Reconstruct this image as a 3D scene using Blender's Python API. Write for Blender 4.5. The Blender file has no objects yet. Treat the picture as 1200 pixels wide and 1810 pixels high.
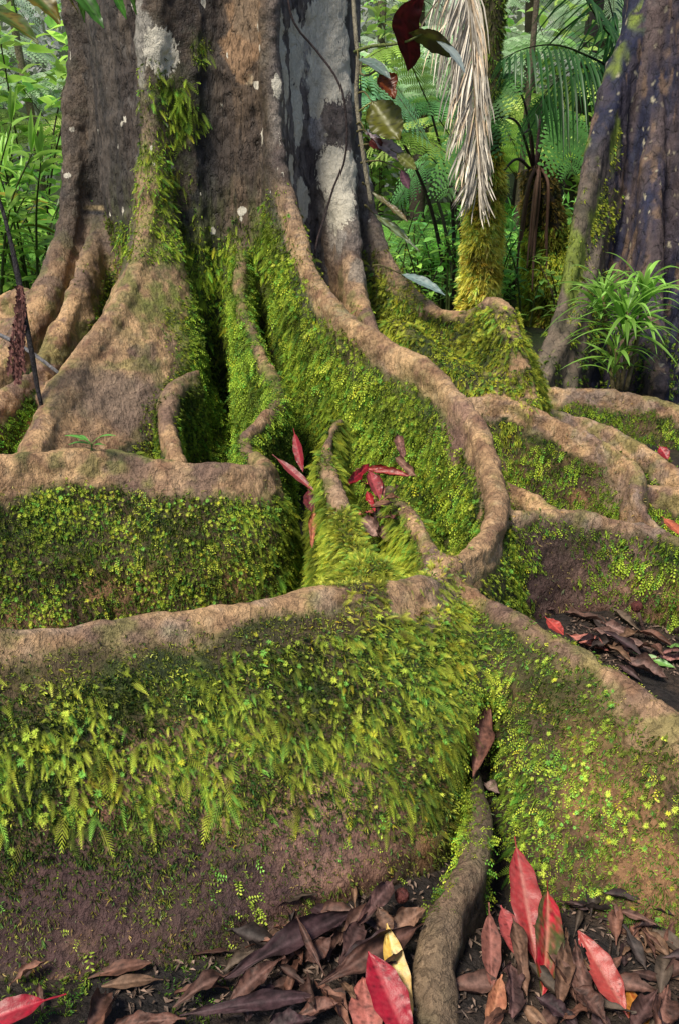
import bpy, math, random, time
import numpy as np
from mathutils import Vector, Matrix, Euler
from mathutils.bvhtree import BVHTree
T0 = time.time()
rng = np.random.default_rng(7)
random.seed(7)
scn = bpy.context.scene
COL = scn.collection

# ------------------------------------------------------------------ camera
CAM_Z = 1.0
PITCH = math.radians(20.0)
FPX = 1506.0
def ray(px, py):
    dx = (px - 600) / FPX; dy = (905 - py) / FPX
    return np.array([dx, math.cos(PITCH) + dy * math.sin(PITCH), -math.sin(PITCH) + dy * math.cos(PITCH)])
def at(px, py, Y):
    d = ray(px, py); t = Y / d[1]
    return np.array([d[0] * t, Y, CAM_Z + d[2] * t])
def atz(px, py, z=0.0):
    d = ray(px, py); t = (z - CAM_Z) / d[2]
    return np.array([d[0] * t, d[1] * t, z])
cam_d = bpy.data.cameras.new('camera'); cam = bpy.data.objects.new('camera', cam_d); COL.objects.link(cam)
cam.location = (0, 0, CAM_Z); cam.rotation_euler = (math.pi / 2 - PITCH, 0, 0)
cam_d.sensor_fit = 'VERTICAL'; cam_d.sensor_height = 36; cam_d.lens = 36 * FPX / 1810
cam_d.clip_start = 0.02; cam_d.clip_end = 400
scn.camera = cam

# ------------------------------------------------------------------ noise
def _hash(ix, iy, iz, seed):
    h = (ix.astype(np.int64) * 374761393 + iy.astype(np.int64) * 668265263 + iz.astype(np.int64) * 2147483647 + seed * 1274126177) & 0xffffffff
    h = ((h ^ (h >> 13)) * 1274126177) & 0xffffffff
    h = (h ^ (h >> 16)) & 0xffffffff
    return h.astype(np.float64) / 4294967295.0
def vnoise(p, scale, seed=0):
    q = np.asarray(p) * scale + 100.5
    i = np.floor(q); f = q - i; f = f * f * (3 - 2 * f)
    x, y, z = i[:, 0], i[:, 1], i[:, 2]
    out = 0
    for a in (0, 1):
        wx = f[:, 0] if a else 1 - f[:, 0]
        for b in (0, 1):
            wy = f[:, 1] if b else 1 - f[:, 1]
            for c in (0, 1):
                wz = f[:, 2] if c else 1 - f[:, 2]
                out = out + wx * wy * wz * _hash(x + a, y + b, z + c, seed)
    return out
def fbm(p, scale, octv=4, seed=0, gain=0.5):
    s = 0; a = 1; t = 0
    for o in range(octv):
        s = s + a * vnoise(p, scale * 2 ** o, seed + o); t += a; a *= gain
    return s / t
def sstep(a, b, x):
    t = np.clip((x - a) / (b - a + 1e-12), 0, 1); return t * t * (3 - 2 * t)

# ------------------------------------------------------------------ mesh helpers
def new_obj(name, me, parent=None, mat=None):
    o = bpy.data.objects.new(name, me); COL.objects.link(o)
    if parent is not None: o.parent = parent
    if mat is not None: me.materials.append(mat)
    return o
def empty(name, loc=(0, 0, 0), rot=(0, 0, 0)):
    o = bpy.data.objects.new(name, None); COL.objects.link(o)
    o.location = loc; o.rotation_euler = rot; o.empty_display_size = 0.05
    return o
def tag(o, label=None, cat=None, group=None, kind=None):
    if label: o['label'] = label
    if cat: o['category'] = cat
    if group: o['group'] = group
    if kind: o['kind'] = kind
    return o
def np_mesh(name, V, F, smooth=True, col=None, colname='tint'):
    """V (n,3), F list or array of equal-length faces"""
    me = bpy.data.meshes.new(name)
    V = np.ascontiguousarray(V, dtype=np.float32)
    F = np.ascontiguousarray(F, dtype=np.int32)
    k = F.shape[1]
    me.vertices.add(len(V)); me.vertices.foreach_set('co', V.ravel())
    me.loops.add(F.size); me.loops.foreach_set('vertex_index', F.ravel())
    me.polygons.add(len(F)); me.polygons.foreach_set('loop_start', np.arange(0, F.size, k, dtype=np.int32))
    me.polygons.foreach_set('use_smooth', np.full(len(F), smooth))
    if col is not None: add_col(me, col, colname)
    me.update(calc_edges=True)
    return me
def add_col(me, col, name='tint', alpha=0.0):
    a = me.attributes.new(name, 'FLOAT_COLOR', 'POINT')
    c = np.full((len(me.vertices), 4), alpha, dtype=np.float32); c[:, :np.asarray(col).shape[-1]] = col
    a.data.foreach_set('color', c.ravel())
def mixed_mesh(name, verts, faces, smooth=True, col=None):
    me = bpy.data.meshes.new(name); me.from_pydata([tuple(map(float, v)) for v in verts], [], faces)
    for p in me.polygons: p.use_smooth = smooth
    if col is not None: add_col(me, np.asarray(col))
    me.update()
    return me

def catmull(P, step=0.012):
    P = np.asarray(P, float)
    Q = np.vstack([2 * P[0] - P[1], P, 2 * P[-1] - P[-2]])
    out = []
    for i in range(1, len(Q) - 2):
        L = np.linalg.norm(Q[i + 1, :3] - Q[i, :3]); n = max(2, int(L / step))
        t = np.linspace(0, 1, n, endpoint=False)[:, None]
        a, b, c, d = Q[i - 1], Q[i], Q[i + 1], Q[i + 2]
        out.append(0.5 * ((2 * b) + (-a + c) * t + (2 * a - 5 * b + 4 * c - d) * t ** 2 + (-a + 3 * b - 3 * c + d) * t ** 3))
    out.append(P[-1:])
    return np.vstack(out)
def gsm(a, s):
    if s <= 0: return a
    n = int(s * 3); k = np.exp(-0.5 * (np.arange(-n, n + 1) / s) ** 2); k /= k.sum()
    ap = np.pad(a, ((n, n), (0, 0)), mode='edge')
    return np.stack([np.convolve(ap[:, j], k, 'valid') for j in range(a.shape[1])], 1)

def loft(rings, closed_caps=True):
    """rings (n,K,3) -> V,F(quads) + caps as fans"""
    n, K, _ = rings.shape
    V = rings.reshape(-1, 3); F = []
    idx = np.arange(n * K).reshape(n, K)
    a = idx[:-1]; b = idx[1:]
    quads = np.stack([a, np.roll(a, -1, 1), np.roll(b, -1, 1), b], -1).reshape(-1, 4)
    F = [tuple(q) for q in quads.tolist()]
    if closed_caps:
        F.append(tuple(idx[0][::-1].tolist())); F.append(tuple(idx[-1].tolist()))
    return V, F
def frames(C, sm=2):
    T = np.gradient(C, axis=0); T = gsm(T, sm) if len(C) > 6 * sm else T
    T /= np.linalg.norm(T, axis=1, keepdims=True) + 1e-9
    N = np.zeros_like(T); up = np.array([0.1, 0.2, 1.0])
    n = np.cross(T[0], up);
    if np.linalg.norm(n) < 1e-3: n = np.cross(T[0], [1, 0, 0])
    n /= np.linalg.norm(n); N[0] = n
    for i in range(1, len(T)):
        n = N[i - 1] - T[i] * np.dot(N[i - 1], T[i]); N[i] = n / (np.linalg.norm(n) + 1e-9)
    B = np.cross(T, N)
    return T, N, B
def tube_rings(C, R, K=12, sm=2):
    T, N, B = frames(C, sm)
    R = np.broadcast_to(np.asarray(R, float), (len(C),))
    a = np.linspace(0, 2 * math.pi, K, endpoint=False)
    return C[:, None] + (np.cos(a)[None, :, None] * N[:, None] + np.sin(a)[None, :, None] * B[:, None]) * R[:, None, None]
def tube_mesh(name, pts, R, K=10, step=0.03, col=None):
    P = np.hstack([np.asarray(pts, float), np.asarray(R, float).reshape(-1, 1) if np.ndim(R) else np.full((len(pts), 1), R)])
    S = catmull(P, step)
    V, F = loft(tube_rings(S[:, :3], np.maximum(S[:, 3], 1e-4), K))
    me = mixed_mesh(name, V, F, True, None if col is None else np.tile(col, (len(V), 1)))
    return me

# ------------------------------------------------------------------ main tree skeleton
# every ridge: name, points (px, py, distance, crest radius), flare, how deep it goes
GZ = -0.10
ridges = {
 'front': dict(p=[(688,862,2.02,.012),(705,895,1.95,.024),(730,930,1.86,.03),(757,968,1.76,.032),(776,1005,1.65,.05),(754,1040,1.53,.056),(690,1060,1.43,.054),(600,1064,1.36,.044),(450,1084,1.28,.03),(300,1104,1.22,.03),(150,1126,1.16,.028),(0,1136,1.11,.028),(-160,1146,1.08,.028),(-420,1160,1.05,.028)], k=1.3, mx=.52, neck=.0, fl=[.12,.12,.12,.12,.4,.9]),
 'right': dict(p=[(812,1025,1.64,.02),(858,1068,1.55,.026),(905,1105,1.46,.03),(1000,1156,1.36,.032),(1100,1215,1.26,.034),(1200,1295,1.17,.036),(1320,1400,1.08,.036),(1500,1560,1.0,.03)], k=1.5, mx=.46, fl=[.05,.3,.9,1]),
 'D': dict(p=[(470,-700,3.5,.1),(474,-250,3.45,.07),(476,0,3.42,.06),(480,150,3.4,.05),(492,270,3.36,.045),(515,370,3.28,.042),(540,460,3.14,.042),(585,540,2.98,.045),(640,592,2.83,.046),(700,628,2.7,.046),(760,666,2.56,.046),(810,715,2.42,.046),(845,770,2.28,.044),(868,835,2.12,.044),(880,895,1.96,.044),(868,945,1.84,.042),(832,978,1.73,.036),(795,1000,1.64,.032),(770,1015,1.57,.025)], k=.16, mx=.18, neck=.08),
 'C': dict(p=[(432,390,3.62,.05),(428,460,3.4,.045),(426,525,3.22,.036),(438,570,3.08,.034),(462,630,2.93,.034),(485,680,2.8,.036),(492,715,2.68,.036),(462,745,2.55,.034),(436,772,2.46,.034),(436,800,2.38,.034),(462,816,2.28,.034),(474,832,2.17,.036),(445,838,2.08,.04),(380,836,2.04,.042),(300,828,2.02,.042),(200,814,2.02,.042),(100,816,1.98,.04),(0,826,1.93,.04),(-150,840,1.86,.04),(-400,850,1.75,.04)], k=.45, mx=.2, fl=[.2]*10+[.35,.8,1]),
 'E': dict(p=[(606,744,2.36,.01),(590,758,2.3,.018),(579,785,2.2,.02),(579,830,2.08,.022),(592,880,1.95,.025),(606,925,1.84,.026),(625,968,1.72,.024),(665,1015,1.58,.02)], k=.12, mx=.05),
 'A': dict(p=[(283,-700,3.5,.13),(275,-250,3.45,.1),(275,0,3.44,.08),(270,150,3.42,.06),(268,300,3.36,.05),(262,400,3.28,.048),(243,480,3.16,.05),(205,560,3.0,.052),(150,635,2.85,.055),(105,705,2.72,.058),(75,770,2.58,.06),(50,840,2.42,.06),(20,930,2.25,.05)], k=.75, mx=.34, neck=-.12),
 'F': dict(p=[(352,652,2.92,.012),(325,672,2.84,.022),(303,700,2.75,.025),(296,740,2.64,.025),(300,780,2.52,.025),(322,830,2.38,.022)], k=.12, mx=.06),
 'L1': dict(p=[(150,-700,4.0,.1),(142,-200,3.95,.07),(142,0,3.92,.06),(137,150,3.9,.05),(130,300,3.86,.05),(122,400,3.8,.05),(104,470,3.7,.055),(75,540,3.57,.06),(42,600,3.45,.06),(0,645,3.35,.05),(-80,690,3.2,.05)], k=.2, mx=.15),
 'L2': dict(p=[(190,330,4.0,.05),(178,400,3.84,.05),(160,460,3.66,.05),(140,520,3.48,.055),(112,580,3.36,.055),(88,640,3.22,.05),(75,690,3.1,.045),(45,760,2.95,.04)], k=.15, mx=.12),
 'L2b': dict(p=[(78,630,3.2,.03),(76,670,3.1,.03),(84,705,2.98,.03),(88,760,2.85,.03)], k=.1, mx=.06),
 'L3': dict(p=[(72,655,3.1,.02),(40,686,3.0,.035),(0,715,2.9,.04),(-60,745,2.75,.04),(-200,800,2.5,.04)], k=.4, mx=.25),
 'L4': dict(p=[(66,530,4.2,.04),(40,528,4.35,.05),(0,540,4.4,.05),(-100,560,4.4,.05)], k=.2, mx=.2),
 'L5': dict(p=[(60,590,3.7,.03),(20,583,3.75,.045),(-30,592,3.75,.045),(-120,610,3.7,.04)], k=.3, mx=.2),
 'G': dict(p=[(575,-700,3.85,.14),(573,-200,3.83,.12),(573,0,3.81,.11),(577,150,3.77,.1),(588,300,3.7,.085),(612,400,3.58,.055),(622,460,3.5,.045),(632,520,3.38,.035),(646,565,3.24,.03),(668,600,3.08,.025),(700,640,2.9,.02)], k=.1, mx=.08),
 'M': dict(p=[(585,60,3.9,.1),(605,200,3.9,.08),(640,350,3.85,.06),(665,430,3.75,.055),(700,495,3.65,.05),(740,540,3.55,.048),(790,562,3.45,.045),(835,560,3.38,.045),(868,543,3.32,.045),(890,560,3.22,.045),(903,605,3.12,.05),(920,660,3.05,.05),(935,720,2.98,.05)], k=.6, mx=.28),
 'M2': dict(p=[(690,575,3.4,.03),(740,618,3.25,.06),(800,665,3.15,.07),(870,705,3.05,.07),(920,760,3.0,.06)], k=.6, mx=.3),
 'R1': dict(p=[(870,912,2.02,.03),(905,916,1.98,.026),(950,916,2.0,.028),(1000,914,2.03,.028),(1060,920,2.04,.028),(1120,930,2.02,.03),(1200,962,1.92,.03),(1300,1000,1.82,.03),(1500,1050,1.7,.03)], k=.25, mx=.12),
 'R1b': dict(p=[(870,858,2.5,.02),(900,866,2.42,.024),(940,882,2.34,.024),(985,915,2.25,.022),(1040,950,2.2,.02)], k=.3, mx=.1),
 'R2': dict(p=[(790,700,3.0,.03),(835,710,2.98,.034),(900,714,2.96,.036),(950,732,2.92,.036),(1000,758,2.86,.036),(1060,788,2.78,.038),(1105,815,2.7,.038),(1128,845,2.6,.036),(1122,885,2.52,.03),(1150,920,2.42,.026),(1180,945,2.34,.024),(1230,975,2.26,.02)], k=.22, mx=.14),
 'R3': dict(p=[(930,725,3.3,.03),(985,735,3.25,.034),(1050,752,3.2,.036),(1110,782,3.08,.036),(1160,815,2.94,.034),(1200,845,2.82,.032),(1280,900,2.6,.03),(1400,960,2.4,.03)], k=.25, mx=.12),
 'R4': dict(p=[(880,690,4.0,.04),(945,692,3.9,.04),(1000,694,3.84,.04),(1060,697,3.8,.04),(1120,705,3.76,.04),(1180,720,3.66,.04),(1240,745,3.52,.04),(1400,800,3.2,.04)], k=.3, mx=.2),
 'R5': dict(p=[(1125,872,2.62,.02),(1145,874,2.64,.024),(1170,874,2.64,.026),(1200,878,2.6,.028),(1260,890,2.52,.028),(1400,920,2.4,.028)], k=.3, mx=.12),
 'B': dict(p=[(858,1462,1.13,.012),(852,1490,1.07,.02),(832,1535,1.01,.024),(803,1592,.96,.027),(780,1650,.912,.029),(768,1720,.865,.032),(770,1800,.82,.034),(780,1900,.76,.036)], k=.05, mx=.04),
}
# trunk lobes: (px at eye level, distance, [(z, radius)...])
lobes = [
 (375, 3.96, [(-.1,.54),(.3,.51),(.9,.5),(1.7,.49),(3.2,.48)], None),
 (196, 4.02, [(-.1,.26),(.4,.21),(.9,.18),(1.7,.175),(3.2,.17)], None),
 (222, 3.98, [(-.1,.2),(.9,.14),(1.7,.14),(3.2,.14)], None),
 (545, 3.98, [(-.1,.40),(.4,.32),(.9,.24),(1.7,.2),(3.2,.2)], None),
 (528, 3.80, [(-.1,.2),(.9,.16),(1.7,.155),(3.2,.15)], None),
 (290, 3.62, [(-.1,.2),(.4,.16),(.9,.11),(1.7,.1),(3.2,.12)], None),
 (445, 3.60, [(-.1,.26),(.4,.22),(.8,.18),(1.2,.15),(1.7,.145),(3.2,.16)], None),
]
ids = list(ridges.keys()) + ['trunk']
RID = {n: i for i, n in enumerate(ids)}
AV, AF = [], []
def addsolid(V, F):
    off = sum(len(v) for v in AV); AV.append(V); AF.extend([tuple(i + off for i in f) for f in F])
SK_P, SK_R, SK_I = [], [], []
for nm, rd in ridges.items():
    P = np.array([list(at(a, b, c)) + [r] for a, b, c, r in rd['p']])
    P[:, 2] -= 0  # crest radius sits below the sighted ridge line
    S = catmull(P, .012)
    C = S[:, :3].copy(); R = S[:, 3].copy()
    C[:, 2] += (fbm(C, 5, 2, 3) - .5) * .018
    R *= (1 + (fbm(C, 9, 2, 5) - .5) * .5) * dict(front=.66, right=.66, D=.68, C=.7, R1=.58, R2=.58, R3=.6, R4=.65, M=.85, A=.85, L2=.85).get(nm, 1)
    rd['C'] = C; rd['R'] = R
    SK_P.append(C); SK_R.append(R); SK_I.append(np.full(len(C), RID[nm]))
    # crest tube
    V, F = loft(tube_rings(C, R, 14, 3)); addsolid(V, F)
    # curtain below
    D = np.gradient(C[:, :2], axis=0); w = np.linalg.norm(D, axis=1)
    D = gsm(D, 6); L = np.linalg.norm(D, axis=1)
    s3 = np.linalg.norm(np.gradient(C, axis=0), axis=1)
    FL = gsm(np.clip((L / s3 - .15) / .45, .04, 1)[:, None], 6)[:, 0]
    good = L > .0025
    if not good.all():
        gi = np.where(good)[0]
        if len(gi):
            for i in np.where(~good)[0]:
                D[i] = D[gi[np.argmin(abs(gi - i))]]
    D /= np.linalg.norm(D, axis=1, keepdims=True) + 1e-9
    D = gsm(D, 8); D /= np.linalg.norm(D, axis=1, keepdims=True) + 1e-9
    N = np.stack([D[:, 1], -D[:, 0], np.zeros(len(D))], 1)
    H = C[:, 2] - GZ
    if nm == 'B': H = np.minimum(H, .2)
    ts = np.array([.0, .06, .12, .2, .3, .45, .7, 1.0])
    if 'fl' in rd:
        k = np.array([np.argmin(((C - P[j, :3]) ** 2).sum(1)) for j in range(len(rd['fl']))])
        FL = FL * np.interp(np.arange(len(C)), k, rd['fl'])
    rings = []
    for i in range(len(C)):
        d = ts * H[i]
        neck = R[i] * (.93 - rd.get('neck', .03) * np.exp(-((d - 1.6 * R[i]) / (1.2 * R[i])) ** 2))
        hw = neck + FL[i] * rd['mx'] * (1 - np.exp(-rd['k'] * d / rd['mx']))
        hw *= 1 + 0.12 * np.sin(C[i, 0] * 7 + d * 9 + RID[nm])
        left = C[i] + N[i] * hw[:, None] - np.array([0, 0, 1]) * d[:, None]
        right = C[i] - N[i] * hw[:, None] - np.array([0, 0, 1]) * d[:, None]
        top = C[i] + np.array([0, 0, R[i] * .5])
        rings.append(np.vstack([top[None], left, right[::-1]]))
    V, F = loft(np.array(rings)); addsolid(V, F)
for px, Y, zr, _ in lobes:
    x = (px - 600) / FPX * (Y * math.cos(PITCH) - 0.2)
    P = np.array([[x + .01 * math.sin(z * 3 + px), Y, z, r] for z, r in zr])
    S = catmull(P, .04)
    V, F = loft(tube_rings(S[:, :3], S[:, 3], 28, 1)); addsolid(V, F)
    if px != 375:
        SK_P.append(S[:, :3]); SK_R.append(S[:, 3]); SK_I.append(np.full(len(S), RID['trunk']))
# earth mounds packed between the roots near the junction
mounds = [(at(655, 905, 2.12), (.2, .34, .15), -.01), (at(650, 1000, 1.6), (.10, .12, .2), .12), (at(760, 930, 1.75), (.05, .1, .1), .05)]
for c, r, z in mounds:
    u = np.linspace(0, math.pi, 14)[1:-1]; v = np.linspace(0, 2 * math.pi, 20, endpoint=False)
    rg = np.stack([np.stack([c[0] + r[0] * np.sin(a) * np.cos(v), c[1] + r[1] * np.sin(a) * np.sin(v), z + r[2] * np.cos(a) + 0 * v], 1) for a in u])
    V, F = loft(rg); addsolid(V, F)
raw = bpy.data.meshes.new('raw'); raw.from_pydata([tuple(v) for v in np.vstack(AV).tolist()], [], AF)
ro = bpy.data.objects.new('raw', raw); COL.objects.link(ro)
VOX = .0085
import os
QUICK = os.environ.get('QUICK')
if QUICK: VOX = .014
m = ro.modifiers.new('r', 'REMESH'); m.mode = 'VOXEL'; m.voxel_size = VOX; m.use_smooth_shade = True
m = ro.modifiers.new('s', 'SMOOTH'); m.factor = .5; m.iterations = 14 if not QUICK else 6
dg = bpy.context.evaluated_depsgraph_get()
ev = bpy.data.meshes.new_from_object(ro.evaluated_get(dg), depsgraph=dg)
bpy.data.objects.remove(ro); bpy.data.meshes.remove(raw)
nV = len(ev.vertices); V = np.empty(nV * 3, np.float32); ev.vertices.foreach_get('co', V); V = V.reshape(-1, 3).astype(float)
nP = len(ev.polygons); LT = np.empty(nP, np.int32); ev.polygons.foreach_get('loop_total', LT)
LV = np.empty(len(ev.loops), np.int32); ev.loops.foreach_get('vertex_index', LV)
assert (LT == 4).all()
Q = LV.reshape(-1, 4)
bpy.data.meshes.remove(ev)
tl=open('/tmp/tl.txt','w') if os.path.exists('/tmp') else None
def log(*a):
    if tl: print(*a, round(time.time() - T0, 1), file=tl, flush=True)
log('remesh', nV)
def quad_normals(V, Q):
    fn = np.cross(V[Q[:, 2]] - V[Q[:, 0]], V[Q[:, 3]] - V[Q[:, 1]])
    vn = np.zeros_like(V)
    for j in range(4):
        for c in range(3): vn[:, c] += np.bincount(Q[:, j], fn[:, c], len(V))
    return vn / (np.linalg.norm(vn, axis=1, keepdims=True) + 1e-12)
from mathutils.kdtree import KDTree
# nearest skeleton sample, done in numpy blocks on crest polylines (distance scaled by radius offset)
SKP = np.vstack(SK_P); SKR = np.concatenate(SK_R); SKI = np.concatenate(SK_I)
sub = slice(None, None, 2)
SKPs, SKRs, SKIs = SKP[sub], SKR[sub], SKI[sub]
SKPEN = np.zeros(len(SKIs))
for _n, _v in (('B', 8), ('F', 3), ('E', 2), ('L2b', 3), ('R1b', 1), ('M2', .5)): SKPEN[SKIs == RID[_n]] = _v
def nearest(V):
    key = np.floor(V / .07).astype(np.int64); key = (key[:, 0] + 500) * 4000000 + (key[:, 1] + 500) * 2000 + key[:, 2] + 500
    order = np.argsort(key, kind='stable'); ks = key[order]
    cuts = np.r_[0, np.nonzero(np.diff(ks))[0] + 1, len(ks)]
    out_i = np.empty(len(V), np.int32); out_d = np.empty(len(V)); out_z = np.empty(len(V))
    for a, b in zip(cuts[:-1], cuts[1:]):
        ii = order[a:b]; p = V[ii]; c = p.mean(0)
        def cost(p, P, R, PEN):
            dxy = np.sqrt(((p[:, None, :2] - P[None, :, :2]) ** 2).sum(-1)) - R[None]
            dz = P[None, :, 2] - p[:, None, 2]
            dxy = dxy + PEN[None, :] * np.maximum(dxy, 0)
            return np.maximum(dxy, 0) + np.where(dz > 0, dz * .35, -dz * 2.0)
        c0 = cost(c[None], SKPs, SKRs, SKPEN)[0]
        cand = np.nonzero(c0 < c0.min() + .26)[0]
        k = cand[cost(p, SKPs[cand], SKRs[cand], SKPEN[cand]).argmin(1)]
        out_i[ii] = SKIs[k]; out_d[ii] = np.sqrt(((p - SKPs[k]) ** 2).sum(-1)) - SKRs[k]; out_z[ii] = SKPs[k, 2] - p[:, 2]
    return out_i, out_d, out_z
keep_v = V
VI, VD, VZ = nearest(V)
log('nearest')
N = quad_normals(V, Q)
# relief: lumps, ribs and wrinkles
isTr = (VI == RID['trunk'])
up3 = V * np.array([1, 1, .25])
disp = (fbm(V, 6, 3, 11) - .5) * .03 + (fbm(V, 28, 3, 21) - .5) * .017
disp += (fbm(up3, 14, 3, 31) - .5) * .02 * sstep(.6, 1.1, V[:, 2])
crest = np.exp(-np.maximum(VD, 0) / .03)
wr = fbm(V * np.array([1, 1, 1]), 70, 2, 41) - .5
disp += wr * .005
V2 = V + N * disp[:, None]
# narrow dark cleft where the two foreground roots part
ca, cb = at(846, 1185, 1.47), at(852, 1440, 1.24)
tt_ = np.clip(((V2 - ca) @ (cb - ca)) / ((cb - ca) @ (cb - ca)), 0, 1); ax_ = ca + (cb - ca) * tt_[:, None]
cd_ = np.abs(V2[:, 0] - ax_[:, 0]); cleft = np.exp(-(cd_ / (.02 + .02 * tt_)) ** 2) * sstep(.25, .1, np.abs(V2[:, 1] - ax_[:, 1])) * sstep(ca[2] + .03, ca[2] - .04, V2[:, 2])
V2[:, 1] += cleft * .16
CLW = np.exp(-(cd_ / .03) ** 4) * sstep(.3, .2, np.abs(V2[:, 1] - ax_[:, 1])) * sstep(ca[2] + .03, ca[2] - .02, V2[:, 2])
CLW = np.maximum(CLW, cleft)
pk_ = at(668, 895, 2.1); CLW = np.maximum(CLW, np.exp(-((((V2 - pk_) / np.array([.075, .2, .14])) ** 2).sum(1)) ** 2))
N2 = quad_normals(V2, Q)
log('disp')
#CUT
# ------------------------------------------------------------------ materials
def mat(name):
    m = bpy.data.materials.new(name); m.use_nodes = True
    nt = m.node_tree; return m, nt, nt.nodes, nt.links, nt.nodes['Principled BSDF']
def node(N_, t, **kw):
    n = N_.new(t)
    for k, v in kw.items():
        if k in n.inputs.keys() if isinstance(k, str) else False: n.inputs[k].default_value = v
        else: setattr(n, k, v)
    return n
def bark_mat(name, vs=1.0, bump=.5, rough=.85, fine=160, lichen=(.66, .6, .49), ck=1.0):
    m, nt, N_, L_, b = mat(name)
    def mr(src, a, c, d, e):
        r = N_.new('ShaderNodeMapRange'); r.inputs[1].default_value = a; r.inputs[2].default_value = c; r.inputs[3].default_value = d; r.inputs[4].default_value = e; L_.new(src, r.inputs[0]); return r.outputs[0]
    def mth(op, a, c, d=None):
        n = N_.new('ShaderNodeMath'); n.operation = op
        for k, v in enumerate((a, c, d)):
            if v is None: continue
            if isinstance(v, (int, float)): n.inputs[k].default_value = v
            else: L_.new(v, n.inputs[k])
        return n.outputs[0]
    at_ = N_.new('ShaderNodeAttribute'); at_.attribute_name = 'tint'
    tc = N_.new('ShaderNodeTexCoord'); mp = N_.new('ShaderNodeMapping'); mp.inputs['Scale'].default_value = (1, 1, vs); L_.new(tc.outputs['Object'], mp.inputs[0])
    def noise(sc, det, ro=.6, dist=0.0, vec=None):
        n = N_.new('ShaderNodeTexNoise'); n.inputs['Scale'].default_value = sc; n.inputs['Detail'].default_value = det; n.inputs['Roughness'].default_value = ro; n.inputs['Distortion'].default_value = dist; L_.new(vec or mp.outputs[0], n.inputs['Vector']); return n
    big = noise(fine * .12, 5, .55, .6); med = noise(fine * .45, 7, .62, .3); fin = noise(fine * 2.2, 3, .6)
    wv = N_.new('ShaderNodeVectorMath'); wv.operation = 'MULTIPLY_ADD'; L_.new(big.outputs['Color'], wv.inputs[0]); wv.inputs[1].default_value = (.045, .045, .045); L_.new(mp.outputs[0], wv.inputs[2])
    def crack(sc, wd):
        v = N_.new('ShaderNodeTexVoronoi'); v.feature = 'DISTANCE_TO_EDGE'; v.inputs['Scale'].default_value = sc; L_.new(wv.outputs[0], v.inputs['Vector']); return mr(v.outputs[0], 0, wd, 0, 1)
    c1, c2 = crack(fine * .22, .07), crack(fine * .65, .12)
    gate = mr(med.outputs[0], .42, .55, 0, 1)
    c1g = mth('MAXIMUM', mth('MAXIMUM', c1, gate), 1 - ck); c2g = mth('MAXIMUM', mth('MAXIMUM', c2, mr(big.outputs[0], .4, .55, 1, .2)), 1 - ck)
    val = mth('MULTIPLY', mr(big.outputs[0], .3, .7, .78, 1.22), mr(med.outputs[0], .3, .7, .72, 1.28))
    val = mth('MULTIPLY', val, mr(fin.outputs[0], .3, .7, .82, 1.2))
    val = mth('MULTIPLY', val, mr(c1g, 0, 1, .4, 1)); val = mth('MULTIPLY', val, mr(c2g, 0, 1, .68, 1))
    mx = N_.new('ShaderNodeVectorMath'); mx.operation = 'SCALE'; L_.new(at_.outputs['Color'], mx.inputs[0]); L_.new(val, mx.inputs['Scale'])
    # crusty pale lichen with a crisp ragged edge, laid out by the alpha of the colour attribute
    li = mth('ADD', mth('MULTIPLY_ADD', at_.outputs['Alpha'], 2.0, -1.0), mth('MULTIPLY', mth('SUBTRACT', med.outputs[0], .5), 1.3))
    lf = mr(li, .0, .07, 0, 1)
    lc = N_.new('ShaderNodeVectorMath'); lc.operation = 'SCALE'; lc.inputs[0].default_value = lichen; L_.new(mth('MULTIPLY', mr(fin.outputs[0], .3, .7, .75, 1.15), mr(big.outputs[0], .3, .7, .8, 1.15)), lc.inputs['Scale'])
    mc = N_.new('ShaderNodeMix'); mc.data_type = 'RGBA'; L_.new(lf, mc.inputs['Factor']); L_.new(mx.outputs[0], mc.inputs['A']); L_.new(lc.outputs[0], mc.inputs['B'])
    L_.new(mc.outputs['Result'], b.inputs['Base Color'])
    h = mth('MULTIPLY_ADD', c1g, .7, mth('MULTIPLY', med.outputs[0], 2.0)); h = mth('MULTIPLY_ADD', c2g, .3, h); h = mth('MULTIPLY_ADD', fin.outputs[0], .35, h); h = mth('MULTIPLY_ADD', lf, .25, h); h = mth('MULTIPLY_ADD', big.outputs[0], 2.5, h)
    bp = N_.new('ShaderNodeBump'); bp.inputs['Strength'].default_value = bump; bp.inputs['Distance'].default_value = .006; L_.new(h, bp.inputs['Height']); L_.new(bp.outputs[0], b.inputs['Normal'])
    L_.new(mr(med.outputs[0], .3, .7, rough - .2, rough + .1), b.inputs['Roughness']); b.inputs['Specular IOR Level'].default_value = .4
    return m
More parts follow.
